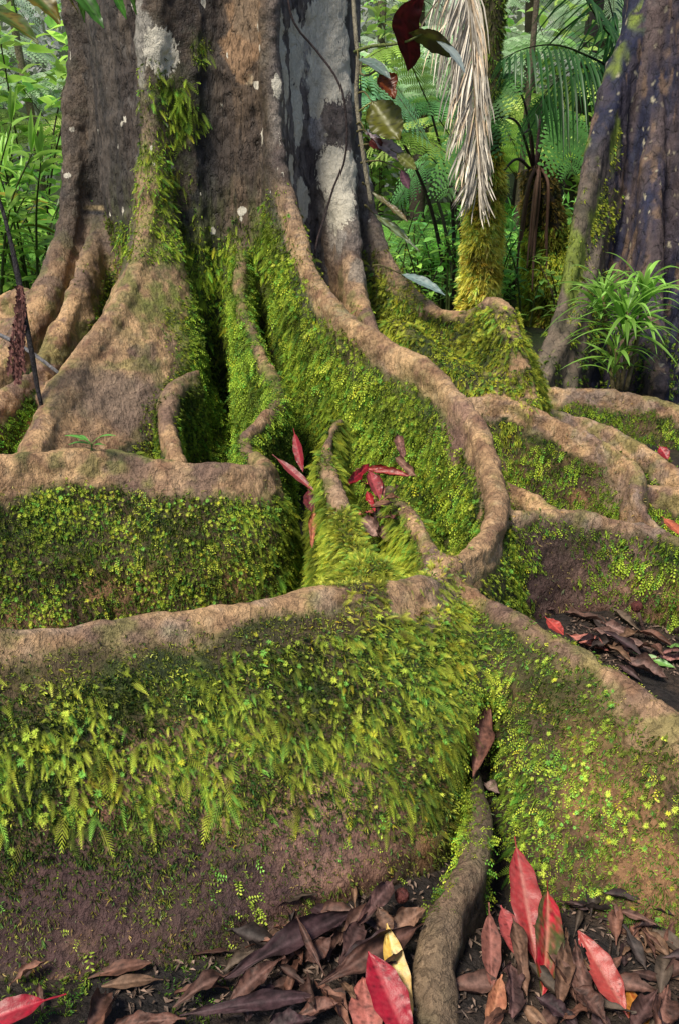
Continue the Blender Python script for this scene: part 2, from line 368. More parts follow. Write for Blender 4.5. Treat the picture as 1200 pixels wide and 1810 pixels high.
def leaf_mat(name, rough=.45, trans=.35, spec=.4, noise=0, nscale=60, sheen=0):
    m, nt, N_, L_, b = mat(name)
    at_ = N_.new('ShaderNodeAttribute'); at_.attribute_name = 'tint'
    oi = N_.new('ShaderNodeObjectInfo')
    src = at_.outputs['Color']
    hs = N_.new('ShaderNodeHueSaturation'); L_.new(src, hs.inputs['Color'])
    mr = N_.new('ShaderNodeMapRange'); mr.inputs[3].default_value = .8; mr.inputs[4].default_value = 1.25; L_.new(oi.outputs['Random'], mr.inputs[0]); L_.new(mr.outputs[0], hs.inputs['Value'])
    src = hs.outputs[0]
    if noise:
        tc = N_.new('ShaderNodeTexCoord'); n1 = N_.new('ShaderNodeTexNoise'); n1.inputs['Scale'].default_value = nscale; n1.inputs['Detail'].default_value = 5; n1.inputs['Roughness'].default_value = .65
        L_.new(tc.outputs['Object'], n1.inputs['Vector'])
        r = N_.new('ShaderNodeMapRange'); r.inputs[1].default_value = .3; r.inputs[2].default_value = .7; r.inputs[3].default_value = 1 - noise; r.inputs[4].default_value = 1 + noise; L_.new(n1.outputs[0], r.inputs[0])
        v = N_.new('ShaderNodeVectorMath'); v.operation = 'SCALE'; L_.new(src, v.inputs[0]); L_.new(r.outputs[0], v.inputs['Scale']); src = v.outputs[0]
        bp = N_.new('ShaderNodeBump'); bp.inputs['Strength'].default_value = .35; bp.inputs['Distance'].default_value = .002
        L_.new(n1.outputs[0], bp.inputs['Height']); L_.new(bp.outputs[0], b.inputs['Normal'])
    L_.new(src, b.inputs['Base Color']); b.inputs['Roughness'].default_value = rough; b.inputs['Specular IOR Level'].default_value = spec
    if trans:
        t = N_.new('ShaderNodeBsdfTranslucent'); L_.new(src, t.inputs['Color'])
        ms = N_.new('ShaderNodeMixShader'); ms.inputs[0].default_value = trans
        L_.new(b.outputs[0], ms.inputs[1]); L_.new(t.outputs[0], ms.inputs[2])
        L_.new(ms.outputs[0], N_['Material Output'].inputs['Surface'])
    return m
M_root = bark_mat('root_bark', .55, .8, .66, 210, ck=.45)
M_trunk = bark_mat('trunk_bark', .3, .8, .75, 150)
M_soil = bark_mat('soil', 1, 1.0, .8, 120, ck=.5)
M_moss = leaf_mat('moss_green', .65, .3, .2)
M_leaf = leaf_mat('live_leaf', .38, .45, .5)
M_fern = leaf_mat('fern_green', .5, .5, .35)
M_dry = leaf_mat('dry_leaf', .62, .08, .3, noise=.5, nscale=110)
M_fresh = leaf_mat('fallen_leaf', .4, .12, .45, noise=.22, nscale=130)
M_frond = leaf_mat('dead_frond', .7, .1, .25, noise=.2, nscale=40)

# ------------------------------------------------------------------ bark colours per vertex
def lerp(a, b, t): return a + (b - a) * t[:, None]
C3 = lambda r, g, b: np.array([[r, g, b]], float)
z, x, y = V2[:, 2], V2[:, 0], V2[:, 1]
bvh_q = BVHTree.FromPolygons([tuple(v) for v in V2.tolist()], [tuple(q) for q in Q.tolist()], all_triangles=False, epsilon=0)
log('bvh')
def hit(px, py):
    d = ray(px, py); d = d / np.linalg.norm(d)
    r = bvh_q.ray_cast(Vector((0, 0, CAM_Z)), Vector(d))
    return np.array(r[0]) if r[0] is not None else None
n_big = fbm(V2, 3.2, 4, 51); n_mid = fbm(V2, 14, 4, 61); n_fin = fbm(V2, 55, 3, 71)
n_vert = fbm(V2 * np.array([1, 1, .18]), 26, 4, 81)
def isr(*n): return np.isin(VI, [RID[k] for k in n])
tan = lerp(C3(.46, .325, .205), C3(.27, .18, .118), sstep(.35, .65, n_mid))
tan = lerp(tan, C3(.5, .4, .29), sstep(.6, .75, n_fin) * .5)
tan = lerp(tan, C3(.3, .22, .19), sstep(.55, .7, n_big) * .5)
tan = lerp(tan, C3(.15, .085, .06), sstep(.55, .7, fbm(V2, 22, 3, 91)) * .75) * np.array([[1.3, 1.14, .93]])
brown = lerp(C3(.18, .11, .055), C3(.085, .056, .03), sstep(.35, .65, n_mid))
redb = lerp(C3(.27, .14, .066), C3(.08, .048, .026), sstep(.35, .62, n_mid))
mossy = lerp(C3(.022, .035, .007), C3(.06, .075, .014), sstep(.45, .66, n_fin))
mossy = lerp(mossy, C3(.025, .035, .01), sstep(.5, .7, n_mid) * .8)
dark = lerp(C3(.035, .028, .024), C3(.02, .022, .028), sstep(.4, .6, n_big))
d = np.maximum(VZ, 0)
# roots: bare crest, mossy flank, dark red-brown foot
BDd = dict(front=.002, right=.018, C=.045, D=.02, E=-.004, R1=.02, R1b=.02, R2=.06, R3=.04, R4=.04, R5=.02, M=-.005, M2=-.2, L1=.05, L2=.08, L2b=.05, L3=.02, L4=.1, L5=.1, F=.012, A=.16, B=.2, G=.3)
BD = np.array([BDd.get(n, 0) for n in ids])[VI]
BD = np.where((VI == RID['D']) & (V2[:, 1] < 2.75), .045, BD)
BD = np.where((VI == RID['C']) & (V2[:, 1] > 2.2), -.004, BD)
BD = np.where((VI == RID['front']) & (V2[:, 1] > 1.72), -.004, BD)
BD = np.where((VI == RID['front']) & (V2[:, 1] > 1.36) & (V2[:, 1] <= 1.72), np.where(V2[:, 0] > .085, .03, -.08), BD)
BD = np.where((VI == RID['E']) & (V2[:, 1] < 1.84), -.1, BD)
def below(extra=0., w=.02, noise=.05): return sstep(-w * .6, w, VZ - BD - extra + (fbm(V2, 20, 3, 95) - .5) * noise * 1.3 + (fbm(V2, 5.5, 3, 96) - .5) * np.where((VI == RID['E']) | (VI == RID['M']), .02, np.where(VI == RID['front'], .055, .085)))
BEL = below()
c_w = 1 - BEL
flank = lerp(mossy, brown, sstep(.45, .62, n_big * .5 + n_mid * .5))
col = lerp(flank, tan, c_w)
edge_ = np.clip(1 - np.abs(c_w - .5) * 2, 0, 1)
col = lerp(col, lerp(C3(.2, .14, .06), C3(.12, .13, .035), n_mid > .5), edge_ * .6)
col = lerp(col, C3(.17, .105, .085), c_w * sstep(.52, .62, fbm(V2, 11, 4, 97)) * .75)
col = lerp(col, C3(.2, .2, .05), c_w * sstep(.56, .66, fbm(V2, 16, 4, 98)) * .6)
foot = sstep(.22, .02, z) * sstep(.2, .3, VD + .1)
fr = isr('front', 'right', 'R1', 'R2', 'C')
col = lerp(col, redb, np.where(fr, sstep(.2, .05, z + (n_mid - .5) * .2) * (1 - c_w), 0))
fr = isr('front')
low = fr * sstep(.17, .25, d + (n_mid - .5) * .1)
mix_ = lerp(redb * 1.45, lerp(mossy * 1.3, brown, sstep(.4, .6, n_fin)), sstep(.42, .56, fbm(V2, 9, 4, 131)))
col = lerp(col, mix_, low)
col = lerp(col, lerp(C3(.2, .115, .06), C3(.33, .19, .11), n_fin), low * sstep(.5, .6, fbm(V2 * np.array([1, 1, .6]), 8, 4, 132)) * .8)
col = lerp(col, C3(.07, .085, .016), low * sstep(.48, .58, fbm(V2 * np.array([1, 1, .3]), 13, 4, 433)) * .8)
# crest speckle + grey lichen bloom on the right hand roots
gr = isr('R1', 'R2', 'R3', 'R4', 'D', 'front') * sstep(.5, .62, fbm(V2, 18, 4, 141)) * c_w * .55
col = lerp(col, C3(.36, .31, .28), gr * .5)
col = lerp(col, lerp(C3(.17, .12, .085), C3(.1, .08, .05), n_fin), isr('B') * .8)
# trunk and the ridges high on it
tr = np.where(VI == RID['trunk'], 1.0, 0) 
hi = sstep(.55, 1.0, z) * (y > 3.0)
pxa = 600 + FPX * x / (y * math.cos(PITCH) - (z - 1) * math.sin(PITCH))   # only used to tell the sides of the trunk apart
tb = lerp(C3(.15, .115, .085), C3(.07, .052, .042), sstep(.38, .62, n_vert))
tb = lerp(tb, C3(.2, .18, .16), sstep(.58, .7, fbm(V2 * np.array([1, 1, .3]), 60, 3, 151)) * .5)
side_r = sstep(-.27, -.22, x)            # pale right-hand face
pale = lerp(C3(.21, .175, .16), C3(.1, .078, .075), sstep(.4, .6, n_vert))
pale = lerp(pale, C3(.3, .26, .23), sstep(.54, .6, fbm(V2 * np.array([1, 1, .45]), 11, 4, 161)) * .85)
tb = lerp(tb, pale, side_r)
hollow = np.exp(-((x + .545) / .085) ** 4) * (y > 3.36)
tb = lerp(tb, lerp(C3(.009, .01, .016), C3(.026, .023, .026), sstep(.4, .65, n_vert)), np.clip(hollow, 0, 1) * .93)  # shade of the trunk hollow painted in as near-black bark
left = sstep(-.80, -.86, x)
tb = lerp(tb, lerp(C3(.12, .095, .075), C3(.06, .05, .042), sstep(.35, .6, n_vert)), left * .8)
bcol = np.exp(-((x + .36) / .09) ** 4) * (y < 3.6)
tb = lerp(tb, lerp(C3(.17, .115, .075), C3(.085, .06, .045), sstep(.4, .6, n_vert)), np.clip(bcol, 0, 1))
onA = isr('A')
tw = np.clip(tr + hi, 0, 1)
lowm = sstep(1.0, .45, z + (n_mid - .5) * .5) 
tb = lerp(tb, mossy * .8, lowm * .85 * (1 - side_r) * (x > -1.05))
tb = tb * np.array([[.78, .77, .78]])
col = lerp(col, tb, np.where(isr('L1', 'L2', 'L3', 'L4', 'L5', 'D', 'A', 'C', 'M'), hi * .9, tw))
# warm bare crest of the ridge that climbs beside the hollow
cr = isr('A') * (1 - sstep(.0, .03, VD)) * sstep(1.35, .9, z)
col = lerp(col, tan * 1.05, cr * .9)
cr = isr('D') * (1 - sstep(.0, .03, VD)) * sstep(1.15, .85, z)
col = lerp(col, tan, cr * .9)
cr = isr('A') * (1 - c_w) * (z < .9)
col = lerp(col, lerp(brown * 1.5, mossy, sstep(.4, .6, n_big)), cr * .7)
# darker down to the soil line
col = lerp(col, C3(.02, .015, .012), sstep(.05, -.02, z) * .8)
# lichen blots (world-space spheres with ragged edges)
LI = np.full(len(V2), -1.0)
def lichen(px, py, r, zs=1.0):
    h = hit(px, py)
    if h is None: return
    q = V2 - h; q[:, 2] /= zs; dd = np.sqrt((q ** 2).sum(1)) / r
    np.maximum(LI, np.clip(1 - dd, -1, 1), out=LI)
def blot(px, py, r, c, zs=1.0, w=1.0, edge=.1, seed=0):
    global col
    h = hit(px, py)
    if h is None: return
    q = V2 - h; q[:, 2] /= zs
    dd = np.sqrt((q ** 2).sum(1)) / r
    m_ = np.nonzero(dd < 1.8)[0]
    if not len(m_): return
    n = fbm(V2[m_], 16, 4, 171 + seed) - .5
    t = 1 - sstep(1 - edge, 1 + edge, dd[m_] + n * 1.5 + (n_fin[m_] - .5) * .5)
    cc = np.array(c)[None] * (.85 + .3 * n_fin[m_])[:, None]
    col[m_] = col[m_] + (cc - col[m_]) * (t * w)[:, None]
W_ = (.8, .74, .6)
for a in [(287, 90, .058, W_, 1.2), (592, 300, .075, W_, 1.2), (600, 350, .06, (.6,.52,.42), 2), (590, 400, .04, (.45,.38,.32), 2.5), (572, 50, .08, (.6,.55,.5), 1.1), (585, 130, .09, (.62,.57,.52), 1.1), (520, 90, .04, (.5,.46,.44), 3), (525, 200, .03, (.5,.46,.44), 3.5), (560, 180, .03, (.5,.46,.44), 2),
          (545, 100, .03, (.42,.38,.35), 3), (500, 90, .025, (.45,.42,.4), 4), (490, 150, .016, W_, 2.5), (533, 355, .04, (.4,.38,.4), 2), (515, 300, .02, (.4,.38,.38), 3),
          (428, 373, .018, W_, .8), (440, 142, .018, (.5,.38,.24), 1), (455, 150, .014, W_, 1), (175, 368, .05, (.3,.22,.12), .35), (430, 60, .07, (.3,.18,.1), 1.8), (590, 5, .06, (.45,.41,.38), 1),
          (560, 235, .03, (.35,.32,.32), 2.2), (600, 430, .03, (.32,.28,.25), 2), (640, 480, .05, (.3,.24,.19), 1.4), (245, 60, .05, (.3, .27, .23), 3), (440, 20, .05, (.28, .19, .12), 2)]:
    if min(a[3]) > .35: lichen(a[0], a[1], a[2] * 1.15, a[4])
    else: blot(*a, seed=int(a[0]) % 50)
LI = np.maximum(LI, np.where(y > 3.2, (fbm(V2 * np.array([1, 1, .4]), 10, 3, 163) - .645) * 5 * side_r + (side_r - 1) * 2 - 2 * sstep(1.1, .7, z), -1))
LI = np.maximum(LI, np.where((z > .8) & (y > 3.2), (fbm(V2 * np.array([1, 1, .5]), 26, 3, 165) - .76) * 6, -1))

for a in [(170, 375, .05, (.015,.015,.02), .22), (600, 1490, .14, (.14,.07,.05), .5), (330, 1400, .09, (.24,.13,.085), 1), (540, 1500, .08, (.2,.11,.08), .6), (180, 1415, .05, (.16,.07,.05), 1), (560, 1440, .07, (.22,.12,.09), 1), (40, 1600, .12, (.06,.03,.03), .6), (270, 1610, .2, (.06,.03,.03), .4),
          (800, 800, .09, (.2,.11,.085), 1.4), (1000, 1050, .14, (.1,.05,.04), .6), (1060, 1000, .12, (.15,.09,.07), .8), (1090, 880, .08, (.24,.16,.11), .8), (950, 1010, .12, (.07,.04,.035), 1), (250, 720, .12, (.19,.13,.1), .8), (180, 700, .12, (.22,.15,.105), .8)]:
    blot(a[0], a[1], a[2], tuple(np.array(a[3]) * 1.35), a[4], w=.9, edge=.5, seed=int(a[1]) % 50)
dist = np.linalg.norm(V2 - np.array([0, 0, CAM_Z]), axis=1)
n_pat = fbm(V2, 7, 4, 401); n_pt2 = fbm(V2, 18, 3, 411); n_dr = fbm(V2 * np.array([1, 1, .35]), 12, 3, 421)
def patches(lst):
    s_ = np.zeros(len(V2))
    for px, py, r, w in lst:
        h = hit(px, py)
        if h is None: continue
        s_ += w * np.exp(-(((V2 - h) ** 2).sum(1)) / r ** 2)
    return s_
add = patches([(290,170,.08,.7),(320,200,.06,.8),(270,260,.08,.8),(290,320,.09,.8),(300,400,.1,.8),(300,480,.12,.8),(300,560,.12,.6),(355,80,.03,1),(358,100,.03,1),(320,230,.05,.6),
  (500,560,.12,.8),(560,620,.12,.7),(470,420,.1,.8),(430,480,.1,.7),(400,470,.1,.6),(620,700,.15,.5),(860,900,.1,.7),(820,900,.1,.4),(660,760,.14,.7),(720,700,.1,.5),(500,480,.1,.7),
  (900,950,.06,.6),(1060,1010,.06,.7),(1170,960,.08,.8),(1180,1000,.08,.6),(940,980,.05,.4),(920,930,.08,.7),(900,800,.14,.8),(1000,830,.12,.6),(1050,880,.08,.4),
  (1100,740,.06,.5),(1060,750,.05,.3),(1160,860,.06,.8),(960,710,.06,.8),(1170,780,.08,.6),(710,530,.08,.6),(700,600,.1,.6),(540,670,.12,.5),(760,760,.1,.5),(110,520,.06,.4),(150,590,.05,.5),
  (380,500,.12,.6),(340,570,.12,.7),(350,700,.1,.6),(230,760,.05,.3), (700,760,.1,.5)])
rem = patches([(150,700,.2,.9),(180,620,.16,.8),(120,760,.16,.9),(330,1400,.06,.7),(560,1420,.06,.6),(600,1500,.08,.7),(300,1560,.18,.7),(180,1640,.12,.6),(800,800,.07,.9),(1000,1040,.16,.7),(1090,1060,.12,.6),(980,960,.06,.5),
  (1080,820,.1,.6),(1090,870,.06,.5),(950,740,.08,.6),(720,1040,.05,.8),(760,1010,.04,.7),(905,1340,.05,.6),(540,200,.3,.8),(560,400,.15,.6),(690,640,.05,.8), (400,1100,.06,.3), (1040,790,.07,.4),(950,1040,.1,.5)])
film = np.clip(add, 0, 1) * sstep(.35, .6, n_fin * .5 + n_vert * .5) * (z > .35) * (1 - np.clip(rem, 0, 1))
col = lerp(col, lerp(C3(.13, .17, .03), C3(.24, .27, .05), sstep(.4, .6, n_mid)), film * .8)
film2 = isr('A', 'trunk', 'C', 'D') * sstep(1.25, .75, z + (n_vert - .5) * .9) * sstep(.46, .6, n_vert) * (x < -.2) * (x > -.95) * (z > .4)
col = lerp(col, lerp(C3(.09, .12, .025), C3(.2, .23, .045), sstep(.4, .6, n_mid)), film2 * .65 * (1 - np.clip(rem, 0, 1)))
col = lerp(col, C3(.016, .012, .009), np.clip(np.maximum(cleft, CLW * (np.abs(V2[:, 0] - pk_[0]) < .12) * (V2[:, 1] > 1.85)), 0, 1) * .85)  # shade in the cleft and leaf pocket painted into the root colour
# far-side greening of the leaning flanks
col = np.clip(col, .004, .8)
log('colour')

# ------------------------------------------------------------------ split the merged surface into the trunk and its roots
tree = empty('buttress_tree', (-.55, 3.96, 0))
tag(tree, 'huge rainforest tree with snaking moss-covered buttress roots filling the foreground', 'tree')
Qid = VI[Q[:, 0]]
# smooth the part borders a little by majority
part_objs = {}
root_labels = {
 'front': 'massive root wall in the foreground hung with feathery moss', 'right': 'mossy root wall sloping away to the lower right corner', 'D': 'tall root that curves down the middle like a snake',
 'C': 'root that drops in an s-bend and runs off left as a green wall', 'E': 'short thin finger of root rising among bright moss', 'A': 'broad bare tan root sweeping down to the left',
 'F': 'small pale curved root behind the second wall', 'B': 'bare brown root lying between fallen leaves'}
gname = 'buttress roots of the big tree'
def relabel(Q_, gid, rounds=2):
    """hand stray islands of a part to the part around them, so every part is one piece"""
    gid = gid.copy(); nv = Q_.max() + 1
    for _ in range(rounds):
        key = Q_.astype(np.int64) * 64 + gid[:, None]
        u, inv = np.unique(key, return_inverse=True); inv = inv.reshape(-1, 4)
        n = len(u); e0 = inv.ravel(); e1 = np.roll(inv, -1, 1).ravel(); lab = np.arange(n)
        while True:
            m_ = np.minimum(lab[e0], lab[e1]); new = lab.copy()
            np.minimum.at(new, e0, m_); np.minimum.at(new, e1, m_)
            r0, r1 = lab[e0], lab[e1]; np.minimum.at(new, r0, m_); np.minimum.at(new, r1, m_)
            for _j in range(3): new = new[new]
            if (new == lab).all(): break
            lab = new
        fl_ = lab[inv[:, 0]]; v_, c_ = np.unique(fl_, return_counts=True); g_of = {}
        for v, c in zip(v_, c_):
            g = int(u[v] % 64)
            if g not in g_of or c > g_of[g][1]: g_of[g] = (v, c)
        mains = np.array([a for a, b in g_of.values()]); stray = ~np.isin(fl_, mains)
        if not stray.any(): break
        vg = np.full(nv, -1); ok = ~stray
        for j in range(4): vg[Q_[ok, j]] = gid[ok]
        todo = stray.copy()
        for _k in range(60):
            nb = vg[Q_[todo]].max(1); idx = np.nonzero(todo)[0]; hit_ = nb >= 0
            if not hit_.any(): break
            gid[idx[hit_]] = nb[hit_]; vg[Q_[idx[hit_]].ravel()] = np.repeat(nb[hit_], 4); todo[idx[hit_]] = False
            if not todo.any(): break
    return gid
def split_parts(V_, Q_, N_v, col_, gid, names, parent, mats):
    objs = {}
    for k, nm in names.items():
        f = Q_[gid == k]
        if len(f) < 40: continue
        u, inv = np.unique(f, return_inverse=True)
        base = 'trunk' if nm == 'trunk' else 'buttress_root'
        off = np.array(parent.location)
        me = np_mesh(base, V_[u] - off, inv.reshape(-1, 4), True, col_[u])
        me.normals_split_custom_set_from_vertices([tuple(n) for n in N_v[u].tolist()])
        o = new_obj(base, me, parent, mats[0] if nm == 'trunk' else mats[1])
        objs[nm] = o
        if nm in root_labels and mats[1] is M_root: o['label'] = root_labels[nm]
    return objs
log('pre relabel'); Qid = relabel(Q, Qid); log('relabel')
part_objs = split_parts(V2, Q, N2, np.column_stack([col, np.clip(LI * .5 + .5, 0, 1)]), Qid, {RID[n]: n for n in ids}, tree, (M_trunk, M_root))
log('split')

# ------------------------------------------------------------------ moss
def tmpl_feather(n=13, nl=.34, w=.02):
    v, f, g = [], [], []
    nl *= .8
    def tri(a, b, c, ga, gb, gc):
        i = len(v); v.extend([a, b, c]); f.append((i, i + 1, i + 2)); g.extend([ga, gb, gc])
    tri((0, -.018, 0), (0, .018, 0), (1, 0, 0), 0, 0, .7)
    for k in range(n):
        u = .14 + .82 * k / (n - 1); l = nl * (1 - .75 * (k / (n - 1)) ** 1.6) * (.55 + .45 * min(1, k / 3))
        for sd in (-1, 1):
            tri((u - w, 0, 0), (u + w, 0, 0), (u + l * .72, sd * l * .8, .1 * l), u * .7, u * .75, min(1, u * .6 + .5))
    return np.array(v, float), np.array(f), np.array(g, float)
def tmpl_tuft(n=6, seed=1):
    r = np.random.default_rng(seed); v, f, g = [], [], []
    for k in range(n):
        a = r.uniform(0, 2 * math.pi); s = r.uniform(.15, .6); ln = r.uniform(.6, 1)
        tip = np.array([ln, math.cos(a) * s, math.sin(a) * s]); sd = np.array([0, -math.sin(a), math.cos(a)]) * .07
        b = np.array([0, math.cos(a) * .08, math.sin(a) * .08]); mid = tip * .5 + np.array([.08, 0, 0])
        i = len(v); v.extend([b, mid - sd, mid + sd, tip]); f.extend([(i, i + 1, i + 2), (i + 1, i + 3, i + 2)]); g.extend([0, .5, .5, 1])
    return np.array(v, float), np.array(f), np.array(g, float)
def tmpl_leafy(n=9, seed=2):
    r = np.random.default_rng(seed); v, f, g = [], [], []
    for k in range(n):
        u = .1 + .85 * k / n; sd = 1 if k % 2 else -1; l = .26 * (1 - .4 * u) * r.uniform(.8, 1.2)
        b = np.array([u, 0, 0]); tip = b + np.array([l * .45, sd * l, r.uniform(-.1, .15)]); q = np.array([l * .32, -sd * l * .1, 0])
        m1 = (b + tip) / 2 + q; m2 = (b + tip) / 2 - q + np.array([0, 0, .04])
        i = len(v); v.extend([b, m1, tip, m2]); f.extend([(i, i + 1, i + 2), (i, i + 2, i + 3)]); g.extend([u * .5, .4 + u * .4, .6 + u * .4, .4 + u * .4])
    return np.array(v, float), np.array(f), np.array(g, float)
def tmpl_star(n=9, seed=4):
    r = np.random.default_rng(seed); v, f, g = [], [], []
    v += [(0, -.03, 0), (0, .03, 0), (.75, 0, 0)]; f.append((0, 1, 2)); g += [0, 0, .4]
    for ring, (ln, fw_) in enumerate(((.34, .05), (.24, .28))):
        for k in range(n - ring * 3):
            a = 2 * math.pi * (k + .5 * ring) / (n - ring * 3) + r.uniform(-.2, .2); l = ln * r.uniform(.8, 1.15)
            c_, s_ = math.cos(a), math.sin(a); b = np.array([.7, 0, 0]); tip = np.array([.7 + fw_, c_ * l, s_ * l]); sd = np.array([0, -s_, c_]) * .028; md = b * .6 + tip * .4
            i = len(v); v.extend([b, md - sd, tip, md + sd]); f.extend([(i, i + 1, i + 2), (i, i + 2, i + 3)]); g.extend([.35, .8, 1, .8])
    return np.array(v, float), np.array(f), np.array(g, float)
TM = {'star': [tmpl_star(13, 4), tmpl_star(11, 6)], 'feather': [tmpl_feather(13), tmpl_feather(11, .38)], 'tuft': [tmpl_tuft(5, 1), tmpl_tuft(6, 3)], 'leafy': [tmpl_leafy(9, 2), tmpl_leafy(7, 5)], 'spike': [tmpl_tuft(3, 8)]}
SZ = {'feather': .82, 'leafy': .7, 'tuft': .85, 'star': .62}
def nrm(a): return a / (np.linalg.norm(a, axis=-1, keepdims=True) + 1e-9)
def sample(V_, Q_, N_, dens_v, n_per_m2, facing=.35):
    """random points on the quads; dens_v is 0..1 per vertex"""
    c = V_[Q_]; ar = .5 * np.linalg.norm(np.cross(c[:, 2] - c[:, 0], c[:, 3] - c[:, 1]), axis=1)
    if V_ is V2: dens_v = dens_v * (1 - CLW)
    de = dens_v[Q_].mean(1)
    nf = N_[Q_[:, 0]]; vd = nrm(np.array([0, 0, CAM_Z]) - c[:, 0]); away = (nf * vd).sum(1) < -.15
    de = de * np.where(away, facing, 1)
    ex = ar * de * n_per_m2; cnt = rng.poisson(ex)
    qi = np.repeat(np.arange(len(Q_)), cnt)
    u, v = rng.random(len(qi))[:, None], rng.random(len(qi))[:, None]
    cc = c[qi]; P = cc[:, 0] * (1 - u) * (1 - v) + cc[:, 1] * u * (1 - v) + cc[:, 2] * u * v + cc[:, 3] * (1 - u) * v
    return P, N_[Q_[qi, 0]], qi
def sprigs(P, Nn, kind, size, c_dark, c_light, hang=.4, wild=.5, droop=.25, up=0.0, seed=0, vary=None, wid=1.0):
    """returns list of (V,F,C)"""
    r = np.random.default_rng(seed); out = []
    ts = TM[kind]; which = r.integers(0, len(ts), len(P))
    for w, (tv, tf, tg) in enumerate(ts):
        ii = np.nonzero(which == w)[0]
        if not len(ii): continue
        p, n = P[ii], Nn[ii]; m = len(ii)
        dvec = nrm(n * .8 + np.array([0, 0, -1]) * hang + np.array([0, 0, 1]) * up + r.normal(0, wild, (m, 3)) * .6)
        sd = nrm(np.cross(dvec, n + r.normal(0, .35, (m, 3)) + 1e-3)); w_ = np.cross(dvec, sd)
        L = (size * SZ.get(kind, 1) * np.exp(np.clip(r.normal(0, .28, m), -.6, .5)))
        if vary is not None: L = L * vary[ii]
        X = tv[None, :, 0] * L[:, None]; Yv = tv[None, :, 1] * L[:, None] * wid; Zv = tv[None, :, 2] * L[:, None]
        VV = (p - n * .002)[:, None] + dvec[:, None] * X[..., None] + sd[:, None] * Yv[..., None] + w_[:, None] * Zv[..., None]
        VV[..., 2] -= droop * L[:, None] * tv[None, :, 0] ** 2
        FF = tf[None] + (np.arange(m) * len(tv))[:, None, None]
        cl = (np.array(c_light) * np.array([2.05, 2.0, 1.7]))[None] * np.exp(r.normal(0, .22, (m, 1)))
        bl = fbm(p, 9, 3, 300 + seed)[:, None]; cl = cl * (.4 + 1.15 * sstep(.32, .66, bl))
        yl = r.random((m, 1)) < .06; cl = np.where(yl, cl * np.array([[1.35, 1.0, .7]]), cl)
        g2 = r.random((m, 1)) < .2; cl = np.where(g2, cl * np.array([[.45, .8, 1.1]]), cl)
        cd = np.array(c_dark)[None] + 0 * cl
        CC = cd[:, None] + (cl - cd)[:, None] * (tg[None, :, None] ** 1.2)
        out.append((VV.reshape(-1, 3), FF.reshape(-1, 3), CC.reshape(-1, 3)))
    return out
def moss_object(parts, label, name='moss'):
    off = 0; Vs, Fs, Cs = [], [], []
    for v, f, c in parts:
        Vs.append(v); Fs.append(f + off); Cs.append(c); off += len(v)
    if not Vs: return None
    me = np_mesh(name, np.vstack(Vs), np.vstack(Fs), False, np.clip(np.vstack(Cs), 0, 1))
    o = new_obj(name, me, None, M_moss); tag(o, label, 'moss', None, 'stuff'); return o
BR = (.40, .47, .045); MID = (.22, .30, .035); DK = (.025, .04, .01); GRN = (.12, .24, .035); OL = (.2, .19, .04); BRN = (.1, .065, .02); YEL = (.55, .56, .08)
def den(mask, base, thr=.5, soft=.12, n=n_pat):
    return np.where(mask, np.clip(sstep(thr - soft, thr + soft, n * .55 + n_pt2 * .45) * base + np.where(add > .05, add * .9, 0) - rem, 0, 1), 0)
dep = d + (n_dr - .5) * .06
P_front = isr('front'); near_j = sstep(-.02, .12, x)         # the right-hand end near the junction is mossiest
parts = []
# 1 front wall
fz = P_front & (z > -.02)
zone = sstep(.018, .05, dep + .03 * near_j) * sstep(.235, .155, dep - .07 * near_j - (n_dr - .5) * .14)
# fuzzy olive nap on the shoulder
dn = fz * BEL * sstep(.3, .12, dep)
P, Nn, _ = sample(V2, Q, N2, dn, 42000); parts += sprigs(P, Nn, 'tuft', .009, DK, (.22,.25,.045), .2, .9, .2, seed=1)
clump = np.clip(sstep(.36, .54, fbm(V2, 24, 3, 441)), .1, 1)
dn = fz * zone * clump
P, Nn, _ = sample(V2, Q, N2, dn, 24000); parts += sprigs(P, Nn, 'feather', .024, DK, (.38,.47,.055), .5, .95, .7, seed=2)
P, Nn, _ = sample(V2, Q, N2, dn * sstep(.08, .13, dep), 14000); parts += sprigs(P, Nn, 'feather', .033, BRN, (.3,.37,.04), .8, .9, .7, seed=3)
P, Nn, _ = sample(V2, Q, N2, dn, 8000); parts += sprigs(P, Nn, 'star', .022, BRN, (.26,.36,.05), .35, .8, .4, seed=13)
P, Nn, _ = sample(V2, Q, N2, fz * zone * sstep(.5, .62, n_pt2), 9000); parts += sprigs(P, Nn, 'tuft', .014, DK, (.36,.42,.06), .1, .9, .3, seed=4)
P, Nn, _ = sample(V2, Q, N2, fz * sstep(.03, .06, dep) * sstep(.3, .2, dep), 52000); parts += sprigs(P, Nn, 'tuft', .012, (.012,.022,.006), (.06,.1,.018), .3, .8, .3, seed=5)
# lower slope: sparse
dn = fz * sstep(.16, .24, dep) * np.clip(sstep(.36, .5, fbm(V2, 11, 4, 431)) - rem * .5, 0, 1)
strk = sstep(.44, .58, fbm(V2 * np.array([1, 1, .3]), 13, 4, 433)) * fz * sstep(.16, .24, dep)
P, Nn, _ = sample(V2, Q, N2, np.clip(dn * .5 + strk, 0, 1), 34000); parts += sprigs(P, Nn, 'tuft', .010, DK, (.13,.15,.028), .4, .9, .3, seed=6)
P, Nn, _ = sample(V2, Q, N2, dn * sstep(.5, .65, n_pt2), 9000); parts += sprigs(P, Nn, 'leafy', .016, DK, (.2,.32,.04), .7, .6, .4, seed=7)
P, Nn, _ = sample(V2, Q, N2, fz * sstep(.2, .28, dep) * sstep(.47, .57, n_pt2), 2600); parts += sprigs(P, Nn, 'leafy', .026, DK, (.34,.46,.06), .5, .8, .4, seed=15)
